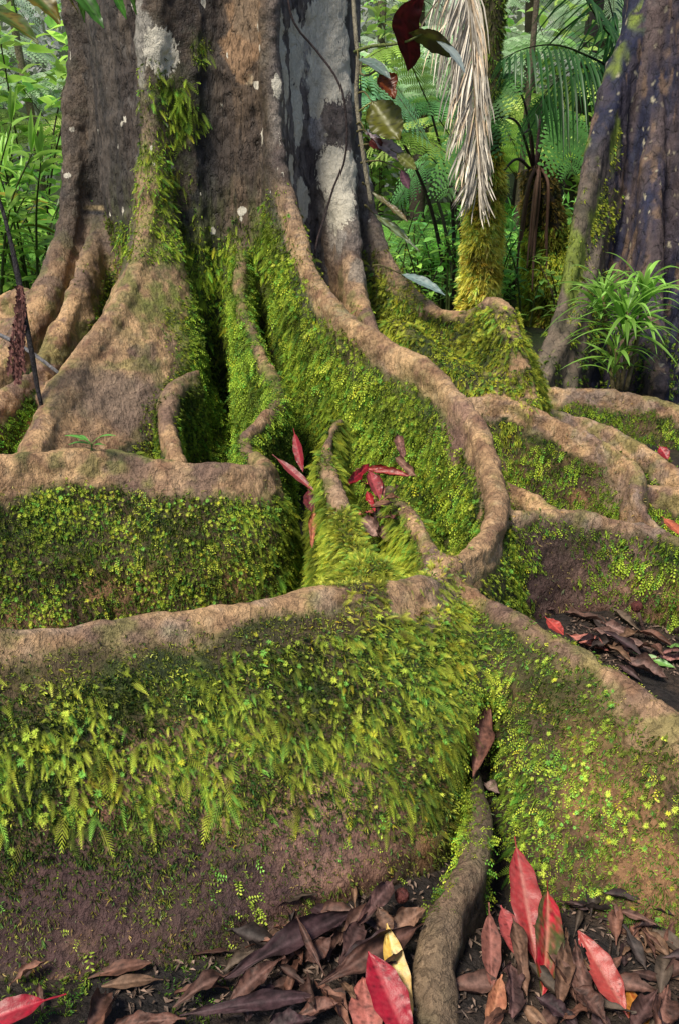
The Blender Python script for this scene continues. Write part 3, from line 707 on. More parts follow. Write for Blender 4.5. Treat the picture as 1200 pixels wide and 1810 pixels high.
P, Nn, _ = sample(V2, Q, N2, fz * sstep(.18, .26, dep) * .5, 14000); parts += sprigs(P, Nn, 'spike', .008, BRN, (.26,.19,.08), .2, .9, .3, seed=8)
P, Nn, _ = sample(V2, Q, N2, fz * BEL * sstep(.2, .08, dep), 6000); parts += sprigs(P, Nn, 'tuft', .009, DK, (.3,.33,.08), .2, .9, .2, seed=16)
# junction beard
jb = P_front & (x > .0)
jc = hit(780, 1110); jd = np.exp(-(((V2 - jc) / np.array([.1, .13, .12])) ** 2).sum(1))
dn = np.clip(jd * 1.6, 0, 1) * (isr('front', 'D') * 1.0 + isr('right') * sstep(-.0, .06, dep) * .35) * below(-.015) * (~((isr('front') & (VD < .02) & (VZ < .03)) & (y > 1.3)))
jcl = np.clip(sstep(.36, .5, fbm(V2, 26, 3, 442)), .15, 1); dn = dn * jcl
P, Nn, _ = sample(V2, Q, N2, dn, 15000); parts += sprigs(P, Nn, 'feather', .036, BRN, (.33,.4,.045), .5, .8, .55, seed=9)
P, Nn, _ = sample(V2, Q, N2, dn, 9000); parts += sprigs(P, Nn, 'star', .026, BRN, (.32,.4,.05), .3, .8, .4, seed=14)
P, Nn, _ = sample(V2, Q, N2, dn, 15000); parts += sprigs(P, Nn, 'tuft', .02, DK, (.16,.22,.03), .5, .6, .5, seed=10)
jc = hit(655, 1010); jd = np.exp(-(((V2 - jc) / np.array([.11, .17, .12])) ** 2).sum(1)) * (1 - .0 * x)
jc2 = hit(600, 960); jd = jd + np.exp(-(((V2 - jc2) / np.array([.06, .1, .12])) ** 2).sum(1))
fr_crest = isr('front') * (1 - sstep(.0, .012, VD)) * sstep(1.47, 1.42, y)
ecrest = ((isr('E') & (y > 1.86) & (VD < .02)) | (isr('front') & (x > .085) & (VD < .02) & (VZ < .03))) | (isr('front') & (x < -.02) & (BEL < .5))
dn = np.clip(jd * 1.5, 0, 1) * (~ecrest) * (1 - rem.clip(0, 1))
P, Nn, _ = sample(V2, Q, N2, dn, 26000); parts += sprigs(P, Nn, 'feather', .026, DK, (.5,.56,.07), .1, .5, .3, up=.1, seed=11)
P, Nn, _ = sample(V2, Q, N2, dn, 20000); parts += sprigs(P, Nn, 'tuft', .018, BRN, (.42,.44,.07), .2, .5, .3, seed=12)
moss_object(parts, 'long feathery yellow-green moss hanging over the foreground root wall')
log('moss1')
# 2 right wall
parts = []
m_ = (isr('right') | ((x > .24) & (y < 1.45))) & (z > -.02)
dn = m_ * np.clip(np.where((x > .24) & (VZ > .09), 1, BEL) * (.75 + .8 * sstep(.35, .5, n_pat)) - rem * .35, 0, 1)
rcl = np.clip(sstep(.38, .55, fbm(V2, 22, 3, 443)), .12, 1)
P, Nn, _ = sample(V2, Q, N2, dn, 34000); parts += sprigs(P, Nn, 'tuft', .012, DK, (.13,.2,.028), .4, .7, .4, seed=21)
P, Nn, _ = sample(V2, Q, N2, dn * rcl, 17000); parts += sprigs(P, Nn, 'leafy', .023, DK, (.33,.41,.05), .6, .85, .4, seed=22)
P, Nn, _ = sample(V2, Q, N2, dn * rcl, 8000); parts += sprigs(P, Nn, 'star', .02, DK, (.27,.36,.05), .3, .9, .4, seed=26)
P, Nn, _ = sample(V2, Q, N2, dn * sstep(.1, .16, dep), 6500); parts += sprigs(P, Nn, 'feather', .034, DK, (.2,.32,.03), .9, .7, .7, seed=23)
P, Nn, _ = sample(V2, Q, N2, dn * sstep(.5, .6, n_dr), 6500); parts += sprigs(P, Nn, 'leafy', .018, DK, BR, .5, .6, .3, seed=24)
P, Nn, _ = sample(V2, Q, N2, m_ * (VD > -.01) * .5, 7000); parts += sprigs(P, Nn, 'spike', .007, BRN, (.3,.24,.1), .2, .9, .3, seed=25)
moss_object(parts, 'dense leafy moss on the root wall at the lower right')
# 3 second wall and C
parts = []
m_ = isr('C')
wall = m_ & (y < 2.2)
dn = wall * np.clip(BEL - rem, 0, 1)
ccl = sstep(.4, .56, fbm(V2, 20, 3, 444))
P, Nn, _ = sample(V2, Q, N2, dn, 30000); parts += sprigs(P, Nn, 'tuft', .013, DK, (.14,.21,.03), .3, .8, .3, seed=31)
P, Nn, _ = sample(V2, Q, N2, dn * ccl, 12000); parts += sprigs(P, Nn, 'star', .02, DK, (.3,.38,.05), .2, .8, .3, seed=37)
P, Nn, _ = sample(V2, Q, N2, dn * sstep(.45, .6, n_pt2 + .12 * sstep(.16, .08, dep)), 10000); parts += sprigs(P, Nn, 'leafy', .022, DK, (.36,.43,.055), .6, .6, .3, seed=32)
P, Nn, _ = sample(V2, Q, N2, dn * sstep(-.26, -.15, x), 8000); parts += sprigs(P, Nn, 'feather', .03, DK, (.32,.42,.045), .8, .4, .5, seed=33)
P, Nn, _ = sample(V2, Q, N2, wall * sstep(0, .03, VD) * .5, 9000); parts += sprigs(P, Nn, 'spike', .009, BRN, (.3,.26,.1), .1, .9, .3, seed=34)
up = m_ & (y >= 2.2)
dn = up * BEL
P, Nn, _ = sample(V2, Q, N2, dn, 14000); parts += sprigs(P, Nn, 'leafy', .034, DK, (.22,.32,.035), .6, .9, .4, seed=35)
P, Nn, _ = sample(V2, Q, N2, dn, 17000); parts += sprigs(P, Nn, 'tuft', .015, DK, (.16,.24,.03), .5, .6, .4, seed=36)
moss_object(parts, 'close green moss carpet on the second root wall and the s-bend above it')
# 4 the snake root
parts = []
m_ = isr('D') & (z < 1.15)
dn = m_ * np.clip(BEL * sstep(1.1, .75, z + (n_mid - .5) * .4) * (.35 + .9 * sstep(.4, .55, n_pat)) + add * .8 * BEL - rem, 0, 1)
P, Nn, _ = sample(V2, Q, N2, dn, 20000); parts += sprigs(P, Nn, 'tuft', .013, DK, (.22,.3,.035), .4, .6, .4, seed=41)
P, Nn, _ = sample(V2, Q, N2, dn * sstep(.05, .1, dep), 9000); parts += sprigs(P, Nn, 'leafy', .034, DK, (.32,.42,.045), .7, .8, .4, seed=42)
P, Nn, _ = sample(V2, Q, N2, dn * sstep(.42, .56, fbm(V2, 16, 3, 445)), 9000); parts += sprigs(P, Nn, 'star', .034, DK, (.28,.37,.045), .4, .8, .3, seed=44)
P, Nn, _ = sample(V2, Q, N2, dn * sstep(.1, .16, dep), 5000); parts += sprigs(P, Nn, 'feather', .04, DK, (.22,.32,.03), .7, 1.1, .5, seed=43)
moss_object(parts, 'bright moss on the flank of the snaking middle root')
# 5 E finger and pocket
parts = []
m_ = isr('E') | (isr('front') & (y > 1.66))
dn = m_ * BEL
P, Nn, _ = sample(V2, Q, N2, dn, 24000); parts += sprigs(P, Nn, 'feather', .03, DK, (.38,.46,.05), .5, .5, .4, seed=51)
P, Nn, _ = sample(V2, Q, N2, dn, 20000); parts += sprigs(P, Nn, 'tuft', .014, DK, (.25,.33,.04), .3, .6, .3, seed=52)
moss_object(parts, 'soft bright moss around the two finger roots in the middle')
# 6 humps M, M2
parts = []
m_ = isr('M', 'M2') & (z < .85)
dn = m_ * np.clip(np.where(VI == RID['M2'], 1, BEL) * sstep(.9, .66, z + (n_mid - .5) * .3) * (.6 + .6 * sstep(.4, .5, n_pat)), 0, 1)
P, Nn, _ = sample(V2, Q, N2, dn, 15000); parts += sprigs(P, Nn, 'tuft', .02, DK, (.4,.46,.05), .4, .6, .4, seed=61)
P, Nn, _ = sample(V2, Q, N2, dn, 7000); parts += sprigs(P, Nn, 'feather', .042, DK, (.46,.52,.06), .6, .9, .4, seed=62)
P, Nn, _ = sample(V2, Q, N2, dn * sstep(.4, .55, n_pt2), 5000); parts += sprigs(P, Nn, 'star', .04, DK, (.36,.42,.055), .4, .9, .4, seed=63)
moss_object(parts, 'thick yellow-green moss over the humped root behind the middle one')
# 7 right hand roots
parts = []
m_ = isr('R1', 'R1b', 'R2', 'R3', 'R4', 'R5')
dn = den(m_, 1.0, .44, .06) * BEL * 1.0
P, Nn, _ = sample(V2, Q, N2, dn, 17000); parts += sprigs(P, Nn, 'tuft', .015, DK, (.18,.27,.03), .4, .7, .4, seed=71)
P, Nn, _ = sample(V2, Q, N2, dn * sstep(.4, .55, n_pt2), 8000); parts += sprigs(P, Nn, 'leafy', .03, DK, (.28,.4,.04), .8, .6, .4, seed=72)
P, Nn, _ = sample(V2, Q, N2, m_ * (VD > .0) * .4, 4000); parts += sprigs(P, Nn, 'spike', .012, BRN, (.25,.2,.09), .2, .9, .3, seed=73)
moss_object(parts, 'patchy green moss on the roots behind at the right')
# 8 left roots and the broad tan root
parts = []
m_ = isr('A') & (z < 1.6)
dn = m_ * np.clip(BEL * (.25 + .75 * sstep(-.9, -.72, x)) * sstep(.38, .56, n_pat + .1) + add * .9 * below(-.08) - rem, 0, 1)
P, Nn, _ = sample(V2, Q, N2, dn, 15000); parts += sprigs(P, Nn, 'tuft', .015, DK, (.27,.33,.04), .3, .7, .3, seed=81)
P, Nn, _ = sample(V2, Q, N2, dn * sstep(.45, .6, n_pt2), 5000); parts += sprigs(P, Nn, 'feather', .03, DK, (.26,.36,.04), .5, .6, .3, seed=82)
m_ = isr('L3', 'L4', 'L5'); dn = m_ * BEL
P, Nn, _ = sample(V2, Q, N2, dn, 12000); parts += sprigs(P, Nn, 'leafy', .032, DK, (.14,.26,.02), .6, .6, .4, seed=83)
P, Nn, _ = sample(V2, Q, N2, dn, 9000); parts += sprigs(P, Nn, 'tuft', .018, DK, (.14,.22,.02), .5, .6, .4, seed=84)
m_ = isr('L1', 'L2', 'F', 'L2b') & (z < .95); dn = m_ * np.clip(sstep(.02, .06, VD) * sstep(.42, .55, n_pat) * .9, 0, 1)
P, Nn, _ = sample(V2, Q, N2, dn, 13000); parts += sprigs(P, Nn, 'tuft', .015, DK, (.22,.28,.035), .4, .6, .3, seed=85)
m_ = isr('F'); dn = m_ * BEL
P, Nn, _ = sample(V2, Q, N2, dn, 15000); parts += sprigs(P, Nn, 'tuft', .018, DK, (.2,.28,.03), .4, .6, .3, seed=86)
moss_object(parts, 'thin moss on the left-hand roots and the broad tan one')
# 9 trunk moss
parts = []
m_ = isr('trunk', 'G') | (isr('C', 'D', 'A') & (z > .8))
base = sstep(.98, .6, z + (n_mid - .5) * .5) * (x < -.26) * (x > -1.12)
dn = np.where(m_, np.clip(base * (.5 + .6 * sstep(.4, .55, n_pat)) + add * .85 - rem, 0, 1), 0)
P, Nn, _ = sample(V2, Q, N2, dn, 14000); parts += sprigs(P, Nn, 'tuft', .017, DK, (.19,.26,.03), .4, .6, .35, seed=91)
P, Nn, _ = sample(V2, Q, N2, dn * sstep(.5, .62, n_pt2 + add * .12), 4500); parts += sprigs(P, Nn, 'feather', .04, DK, (.27,.36,.035), .7, .5, .4, seed=92)
ta = patches([(320,185,.05,1),(335,215,.04,1),(310,160,.04,1),(355,85,.025,1)])
P, Nn, _ = sample(V2, Q, N2, np.clip(ta, 0, 1), 6500); parts += sprigs(P, Nn, 'feather', .06, DK, (.2,.3,.03), .5, .9, .5, seed=93)
moss_object(parts, 'moss creeping up the folds of the big trunk')
# 10 moss on the short root among the leaves
parts = []
m_ = isr('B'); dn = m_ * np.clip(sstep(1.0, 1.06, y) * 1.0 + sstep(.02, -.0, x - .16 + (y - .9) * .0) * sstep(.9, .95, y) * .5 * (N2[:, 0] < -.1), 0, 1) * (z > -.01)
P, Nn, _ = sample(V2, Q, N2, dn, 22000); parts += sprigs(P, Nn, 'leafy', .022, DK, (.3,.42,.04), .3, .7, .3, seed=101)
P, Nn, _ = sample(V2, Q, N2, dn, 22000); parts += sprigs(P, Nn, 'tuft', .011, DK, (.24,.3,.035), .3, .7, .3, seed=102)
moss_object(parts, 'moss sleeve on the short root that lies among the fallen leaves')
log('moss2')
#CUT2
# ------------------------------------------------------------------ ground
def gz(xy):
    p = np.column_stack([xy, np.zeros(len(xy))])
    yy = xy[:, 1]
    z_ = (fbm(p, 3, 3, 501) - .5) * .05 + (fbm(p, 22, 3, 511) - .5) * .018
    z_ += .05 * np.exp(-((xy[:, 0] + .55) / .25) ** 2 - ((yy - .8) / .12) ** 2)
    z_ -= .05 * np.exp(-((xy[:, 0] - .24) / .08) ** 2 - ((yy - 1.05) / .12) ** 2)
    z_ += np.maximum(yy - 5.5, 0) * .035 + np.maximum(yy - 13, 0) ** 1.3 * .16
    z_ += (fbm(p, .6, 3, 521) - .5) * .35 * sstep(4.5, 9, yy)
    return z_
def gh(x_, y_): return float(gz(np.array([[x_, y_]]))[0])
def axis(fine0, fine1, st, far0, far1, g=1.12):
    a = list(np.arange(fine0, fine1, st)); s_ = st; v = fine0
    while v > far0: s_ *= g; v -= s_; a.insert(0, v)
    s_ = st; v = a[-1]
    while v < far1: s_ *= g; v += s_; a.append(v)
    return np.array(a)
gx = axis(-.8, 1.0, .012, -60, 60, 1.06); gy = axis(.55, 2.3, .012, -8, 70, 1.06)
X, Y_ = np.meshgrid(gx, gy); XY = np.column_stack([X.ravel(), Y_.ravel()])
GV = np.column_stack([XY, gz(XY)])
nx, ny = len(gx), len(gy); gi = np.arange(nx * ny).reshape(ny, nx)
GQ = np.stack([gi[:-1, :-1], gi[:-1, 1:], gi[1:, 1:], gi[1:, :-1]], -1).reshape(-1, 4)
gc = lerp(C3(.020, .015, .014), C3(.05, .032, .022), sstep(.45, .65, fbm(GV, 18, 4, 531)))
gc = lerp(gc, C3(.03, .045, .012), sstep(.5, .62, fbm(GV, 3, 3, 541)) * sstep(2.0, 4, GV[:, 1]))
gc = lerp(gc, C3(.03, .05, .012), sstep(8, 14, GV[:, 1]))
ground = new_obj('forest_floor', np_mesh('forest_floor', GV, GQ, True, gc), None, M_soil); tag(ground, None, None, None, 'structure')
GN = quad_normals(GV, GQ)
# small moss on soil at the lower left and in damp pockets
gm = (GV[:, 1] < 1.2) * sstep(-.1, -.25, GV[:, 0]) + (GV[:, 1] > 2.3) * (GV[:, 1] < 4.6) * .5 + (GV[:, 1] >= 4.6) * (GV[:, 1] < 7) * .12
gm = gm * sstep(.46, .58, fbm(GV, 9, 3, 551)) * (abs(GV[:, 0]) < 2.5)
parts = []
P, Nn, _ = sample(GV, GQ, GN, np.clip(gm, 0, 1) * (GV[:, 1] < 1.6), 16000); parts += sprigs(P, Nn, 'tuft', .012, DK, (.14,.2,.03), 0, .7, .2, seed=111)
P, Nn, _ = sample(GV, GQ, GN, np.clip(gm, 0, 1) * (GV[:, 1] < 1.6), 4500); parts += sprigs(P, Nn, 'leafy', .022, DK, (.12,.26,.03), 0, .7, .3, seed=112)
P, Nn, _ = sample(GV, GQ, GN, np.clip(gm, 0, 1) * (GV[:, 1] > 1.6), 2500); parts += sprigs(P, Nn, 'tuft', .035, DK, (.16,.24,.03), 0, .7, .2, seed=113)
moss_object(parts, 'low moss and tiny seedlings growing on the damp soil')
log('ground')

# ------------------------------------------------------------------ the dark trunk at the right
rt = {
 'a': dict(p=[(1180,-300,4.95,.1),(1135,0,4.88,.08),(1105,100,4.8,.07),(1068,210,4.66,.06),(1038,330,4.52,.05),(1014,450,4.42,.04),(995,540,4.32,.034),(968,610,4.2,.03),(945,665,4.08,.028),(925,710,3.95,.025)], k=.1, mx=.1),
 'b': dict(p=[(1060,330,4.7,.05),(1048,450,4.5,.045),(1030,540,4.34,.035),(1000,600,4.22,.03),(972,650,4.08,.03),(955,700,3.95,.026)], k=.1, mx=.1),
 'c': dict(p=[(1060,500,4.6,.04),(1040,580,4.4,.035),(1020,640,4.25,.028),(1010,695,4.1,.024)], k=.1, mx=.08),
 'd': dict(p=[(1150,0,4.85,.07),(1150,250,4.7,.07),(1148,400,4.52,.07),(1146,520,4.4,.07),(1150,620,4.22,.07),(1165,700,4.0,.06)], k=.15, mx=.12),
 'e': dict(p=[(1260,300,4.4,.07),(1280,500,4.3,.06),(1330,620,4.1,.05),(1420,720,3.8,.05)], k=.2, mx=.15)}
AV, AF = [], []
kp, kr, ki = [], [], []
for j, (nm, rd) in enumerate(rt.items()):
    S = catmull(np.array([list(at(a, b, c)) + [r] for a, b, c, r in rd['p']]), .03); C = S[:, :3]; R = S[:, 3]
    kp.append(C); kr.append(R); ki.append(np.full(len(C), j))
    V, F = loft(tube_rings(C, R, 12, 2)); addsolid(V, F)
    D = np.gradient(C[:, :2], axis=0); D = gsm(D, 8); D /= np.linalg.norm(D, axis=1, keepdims=True) + 1e-9
    N_l = np.stack([D[:, 1], -D[:, 0], 0 * D[:, 0]], 1); rings = []
    ctr = at(1260, 400, 5.0)
    for i in range(len(C)):
        dd = np.array([0, .1, .3, .6, 1.0]) * (C[i, 2] + .15); hw = R[i] * .85 + rd['mx'] * (1 - np.exp(-rd['k'] * dd / rd['mx']))
        dn_ = np.array([0, 0, 1]) * dd[:, None]
        rings.append(np.vstack([C[i] + N_l[i] * hw[:, None] - dn_, (C[i] - N_l[i] * hw[:, None] - dn_)[::-1]]))
    V, F = loft(np.array(rings)); addsolid(V, F)
tc_ = at(1265, 350, 5.0)
for ox, oy, rr in ((0, 0, .52), (-.34, .0, .27), (-.42, -.1, .16), (-.12, -.38, .15), (.1, -.42, .17), (.35, -.2, .22)):
    P = np.array([[tc_[0] + ox * fx + .015 * math.sin(zz * 2 + ox * 9), 5.0 + oy * fx * (1.25 if ox < -.3 and zz < .5 else 1), zz, rr * f] for zz, f, fx in ((-.1, 1.5, 1.6), (.3, 1.25, 1.35), (.8, 1.06, 1.12), (1.6, 1.0, 1.0), (3.6, .97, 1.0))])
    S = catmull(P, .05); V, F = loft(tube_rings(S[:, :3], S[:, 3], 24, 1)); addsolid(V, F)
raw = bpy.data.meshes.new('raw'); raw.from_pydata([tuple(v) for v in np.vstack(AV).tolist()], [], AF)
ro = bpy.data.objects.new('raw', raw); COL.objects.link(ro)
m = ro.modifiers.new('r', 'REMESH'); m.mode = 'VOXEL'; m.voxel_size = .013
m = ro.modifiers.new('s', 'SMOOTH'); m.factor = .5; m.iterations = 8
dg = bpy.context.evaluated_depsgraph_get(); ev = bpy.data.meshes.new_from_object(ro.evaluated_get(dg), depsgraph=dg)
bpy.data.objects.remove(ro); bpy.data.meshes.remove(raw)
RV = np.empty(len(ev.vertices) * 3, np.float32); ev.vertices.foreach_get('co', RV); RV = RV.reshape(-1, 3).astype(float)
RQ = np.empty(len(ev.loops), np.int32); ev.loops.foreach_get('vertex_index', RQ); RQ = RQ.reshape(-1, 4); bpy.data.meshes.remove(ev)
RN = quad_normals(RV, RQ)
vs = RV * np.array([1, 1, .16])
groove = fbm(vs, 22, 4, 601); ro_ = fbm(RV * np.array([1, 1, .5]), 18, 3, 611)
kp = np.vstack(kp)[::2]; kr = np.concatenate(kr)[::2]; ki = np.concatenate(ki)[::2]
rd_i = np.full(len(RV), 9); rdd = np.full(len(RV), 9.)
for s_ in range(0, len(RV), 6000):
    q = RV[s_:s_ + 6000]; dd = np.sqrt(((q[:, None, :2] - kp[None, :, :2]) ** 2).sum(-1)) - kr[None]; dz = kp[None, :, 2] - q[:, None, 2]
    cst = np.maximum(dd, 0) + np.where(dz > 0, dz * .35, -dz * 2); k = cst.argmin(1); rdd[s_:s_ + 6000] = cst[np.arange(len(q)), k]; rd_i[s_:s_ + 6000] = ki[k]
smooth_side = sstep(.10, .03, rdd) * np.isin(rd_i, [0, 1, 2]) * sstep(1.45, .95, RV[:, 2])
RV2 = RV + RN * ((groove - .5) * .05 * (1 - smooth_side) + (ro_ - .5) * .02 + (fbm(RV, 50, 2, 621) - .5) * .008)[:, None]
RN2 = quad_normals(RV2, RQ)
rc = lerp(C3(.016, .018, .045), C3(.048, .038, .055), sstep(.5, .64, fbm(RV * np.array([1, 1, .22]), 12, 4, 631)))
rc = lerp(rc, C3(.19, .12, .08), sstep(.57, .68, fbm(RV * np.array([1, 1, .25]), 22, 4, 641)) * .8)
fl = fbm(RV * np.array([1, 1, .45]), 55, 2, 651); rc = lerp(rc, C3(.45, .4, .28), sstep(.74, .8, fl) * .9)
rc = lerp(rc, lerp(C3(.16, .12, .09), C3(.09, .075, .05), sstep(.4, .6, ro_)), smooth_side * .95)
rc = lerp(rc, C3(.17, .22, .03), sstep(.10, .03, rdd) * (rd_i == 0) * sstep(.48, .6, fbm(RV * np.array([1, 1, .4]), 9, 3, 661)) * .9)
rc = lerp(rc, C3(.2, .13, .09), sstep(.15, .03, rdd) * (rd_i == 3) * .35 * sstep(.3, .6, groove))
rc = np.clip(rc, .008, .7)
rtree = empty('dark_tree', (float(tc_[0]), 5.0, 0)); tag(rtree, 'dark bluish tree trunk flecked with pale spots at the right edge', 'tree')
rid = np.where((rdd < .14) & (rd_i < 9), rd_i, 9)[RQ[:, 0]]
split_parts(RV2, RQ, RN2, rc, relabel(RQ, rid), {0: 'ra', 1: 'rb', 2: 'rc', 3: 'rd', 4: 're', 9: 'trunk'}, rtree, (bark_mat('dark_bark', .22, .95, .7, 70), bark_mat('smooth_root_bark', .6, .5, .85, 90)))
dn = smooth_side * sstep(.45, .55, fbm(RV * np.array([1, 1, .4]), 9, 3, 661)) * (np.abs(RV[:, 2] - 1.0) < .6) * (rdd > .02)
parts = []
P, Nn, _ = sample(RV2, RQ, RN2, dn, 7000); parts += sprigs(P, Nn, 'tuft', .022, DK, (.34,.4,.05), .4, .6, .3, seed=121)
P, Nn, _ = sample(RV2, RQ, RN2, (RV[:, 2] < .4) * sstep(.5, .6, ro_) * 1.0, 3500); parts += sprigs(P, Nn, 'tuft', .025, DK, (.22,.34,.04), .4, .6, .3, seed=122)
moss_object(parts, 'pale moss stripe on the side of the dark trunk')
log('right tree')

# ------------------------------------------------------------------ leaves
def zdepth(p): return p[1] * math.cos(PITCH) - (p[2] - CAM_Z) * math.sin(PITCH)
def leaf_mesh(base, tip, w, nrm_=(0, 0, 1), bend=.0, fold=.25, curl=0., wave=.0, petiole=.12, c1=(.3,.02,.02), c2=None, rib=None, spot=0., n=30, mseg=10, shape=1.0, bite=None, seed=0, side_bend=0., name='leaf', serr=0.0, org=None):
    r = np.random.default_rng(seed + 1000); base = np.array(base, float); tip = np.array(tip, float)
    T = tip - base; L = np.linalg.norm(T); T /= L; Nn = np.array(nrm_, float); Nn = Nn - T * (Nn @ T)
    if np.linalg.norm(Nn) < 1e-3: Nn = np.array([0, -1, 0]) - T * (-T[1])
    Nn /= np.linalg.norm(Nn); S_ = np.cross(Nn, T)
    t = np.linspace(0, 1, n); tb = np.clip((t - petiole) / (1 - petiole), 0, 1)
    wd = (tb ** (.85 * shape)) * ((1 - tb) ** .95); wd = wd / wd.max() * w * .5; wd = np.maximum(wd, .0011)
    wd = wd * (1 + .05 * np.sin(t * 23 + seed) + serr * (np.arange(n) % 2 - .5))
    v = np.linspace(-1, 1, mseg + 1)
    V_, C_ = [], []
    ph = r.uniform(0, 6, 4)
    for i in range(n):
        ctr = base + T * L * t[i] + Nn * (bend * L * math.sin(math.pi * t[i])) + S_ * (side_bend * L * math.sin(math.pi * t[i] * 1.5) * (1 - .3 * t[i]))
        tw = .25 * math.sin(ph[3] + t[i] * 2.5) * (1 if curl else .3)
        S2 = S_ * math.cos(tw) + Nn * math.sin(tw); N2_ = Nn * math.cos(tw) - S_ * math.sin(tw)
        for vv in v:
            a = vv * wd[i]
            if curl:
                th = abs(vv) * curl * (.5 + .8 * math.sin(ph[0] + t[i] * 3) ** 2); lat = math.copysign(wd[i] * math.sin(min(th, 2.6)) / max(curl * .8, .3), vv) if th > 1e-3 else a
                lat = math.copysign(min(abs(lat), wd[i]), vv); up_ = wd[i] * (1 - math.cos(th)) / max(curl, .3) * 1.2
            else: lat = a; up_ = 0
            up_ += fold * abs(vv) * wd[i] + wave * w * math.sin(t[i] * 17 + ph[1] + (2 if vv > 0 else 0)) * abs(vv) ** 2 + .02 * w * math.sin(t[i] * 40 + ph[2]) * abs(vv)
            V_.append(ctr + S2 * lat + N2_ * up_)
            C_.append((t[i], vv))
    V_ = np.array(V_); C_ = np.array(C_)
    c2 = c2 or tuple(np.array(c1) * .55); rib = rib or tuple(np.minimum(np.array(c1) * 1.35 + .02, 1))
    uvp = np.column_stack([C_[:, 0] * 4, C_[:, 1] * 1.2, np.full(len(C_), seed * 3.1)])
    nz = fbm(uvp, 1.6, 4, 700 + seed % 90)
    tt = sstep(.42, .62, nz + spot)
    cc = np.array(c1)[None] + (np.array(c2) - np.array(c1))[None] * tt[:, None]
    rb = np.exp(-(C_[:, 1] / .10) ** 2) * .75; vein = (np.abs(((C_[:, 0] * 14 - np.abs(C_[:, 1]) * 1.6) % 1) - .5) < .12) * .16
    cc = cc + (np.array(rib)[None] - cc) * np.clip(rb + vein, 0, 1)[:, None]
    cc *= (1 - .25 * np.abs(C_[:, 1]) ** 4)[:, None]
    sp_n = fbm(uvp * 3.1 + 9, 3.0, 2, 740 + seed % 50); cc = cc + (cc * .25 - cc) * (sstep(.66, .74, sp_n) * .8)[:, None]
    idx = np.arange(n * (mseg + 1)).reshape(n, mseg + 1)
    F = np.stack([idx[:-1, :-1], idx[:-1, 1:], idx[1:, 1:], idx[1:, :-1]], -1).reshape(-1, 4)
    crk = fbm(uvp * 2.2 + 5, 2.4, 3, 733) - .5
    tvec = np.repeat(np.array([0, 0, 0.]).reshape(1, 3), len(V_), 0)
    V_ = V_ + Nn[None] * (crk * w * (.5 if curl else .14) * np.abs(C_[:, 1]) ** .5)[:, None]
    if bite:
        ctr_t = np.array([(C_[f, 0].mean(), C_[f, 1].mean()) for f in F]); ok = np.ones(len(F), bool)
        for bt, bv, br in bite: ok &= ((ctr_t[:, 0] - bt) * 3) ** 2 + (ctr_t[:, 1] - bv) ** 2 > br ** 2
        F = F[ok]
    o_ = np.array(org if org is not None else base)
    return np_mesh(name, V_ - o_, F, True, np.clip(cc, 0.003, 1)), o_
def put_leaf(label, group=None, m=None, parent=None, name='fallen_leaf', **kw):
    me, o_ = leaf_mesh(name=name, **kw)
    o = new_obj(name, me, parent, m or M_dry); o.location = o_ if parent is None else o_ - np.array(parent.location)
    if parent is None: tag(o, label, 'leaf', group)
    elif label: o['label'] = label
    return o
def P3(px, py, Y=None, lift=.0, z_=None):
    if Y is not None: return at(px, py, Y)
    if z_ is not None: return atz(px, py, z_)
    h = hit(px, py); g = atz(px, py, 0.0)
    if h is None or h[1] > g[1]: h = g
    h = h.copy(); dirc = -ray(px, py) / np.linalg.norm(ray(px, py)); return h + dirc * lift
def L_(label, b, t, wpx, c1, c2=None, up=(0, -.6, .8), **kw):
    if kw.get('m') is M_fresh: wpx = wpx * .88; c1 = tuple(np.array(c1) * [.9, .7, .8])
    zd = (zdepth(b) + zdepth(t)) / 2
    return put_leaf(label, base=b, tip=t, w=wpx / FPX * zd, nrm_=up, c1=c1, c2=c2, **kw)
RED = (.42, .018, .028); CRIM = (.34, .008, .02); PINK = (.46, .10, .09); CORAL = (.45, .075, .05); DUST = (.24, .085, .065); BRW = (.085, .04, .03); TANL = (.2, .095, .055); PUR = (.05, .025, .028); YELL = (.62, .45, .10); ORG = (.5, .2, .03); LGREEN = (.1, .28, .05)
fw = (0, -.85, .5)
L_('upright pink-red leaf with a pale midrib, tallest of the pair near the short root', at(908,1478,1.07), at(947,1704,.9), 62, (.46,.07,.06), (.4,.03,.035), up=fw, bend=.03, petiole=.1, m=M_fresh, seed=1, rib=(.6,.25,.2), spot=-.05)
L_('deep red leaf with a green centre standing point down in the litter', at(966,1556,.99), at(957,1764,.84), 62, (.42,.015,.03), (.05,.06,.012), up=(.1,-.8,.5), bend=.05, fold=.35, petiole=.1, m=M_fresh, seed=2, rib=(.55,.22,.15), spot=.03)
L_('small pink leaf half hidden behind the tall pink-red one', at(884,1600,.98), at(925,1700,.9), 44, (.5,.12,.1), (.42,.07,.07), up=fw, petiole=.05, m=M_fresh, seed=3)
L_('slim dull pink-brown leaf beside the short root', at(863,1595,.96), at(868,1748,.85), 36, (.27,.1,.075), (.2,.07,.05), up=fw, bend=.03, petiole=.15, seed=4)
L_('small tan leaf pointing down at the bottom edge', at(886,1722,.855), at(862,1835,.79), 36, (.36,.15,.08), (.25,.09,.05), up=fw, petiole=.05, seed=5)
L_('coral red leaf with a bite out of its edge', at(1112,1802,.81), at(1021,1645,.9), 58, (.46,.085,.06), (.38,.05,.04), up=(0,-.6,.8), petiole=.08, m=M_fresh, seed=6, n=40, mseg=12, bite=[(.72, .95, .42), (.8, .6, .2)], rib=(.5,.16,.12))
L_('mottled orange and yellow leaf at the bottom right', at(1108,1745,.85), at(1145,1840,.78), 42, (.6,.3,.04), (.4,.09,.02), up=(0,-.7,.7), petiole=.03, m=M_fresh, seed=7)
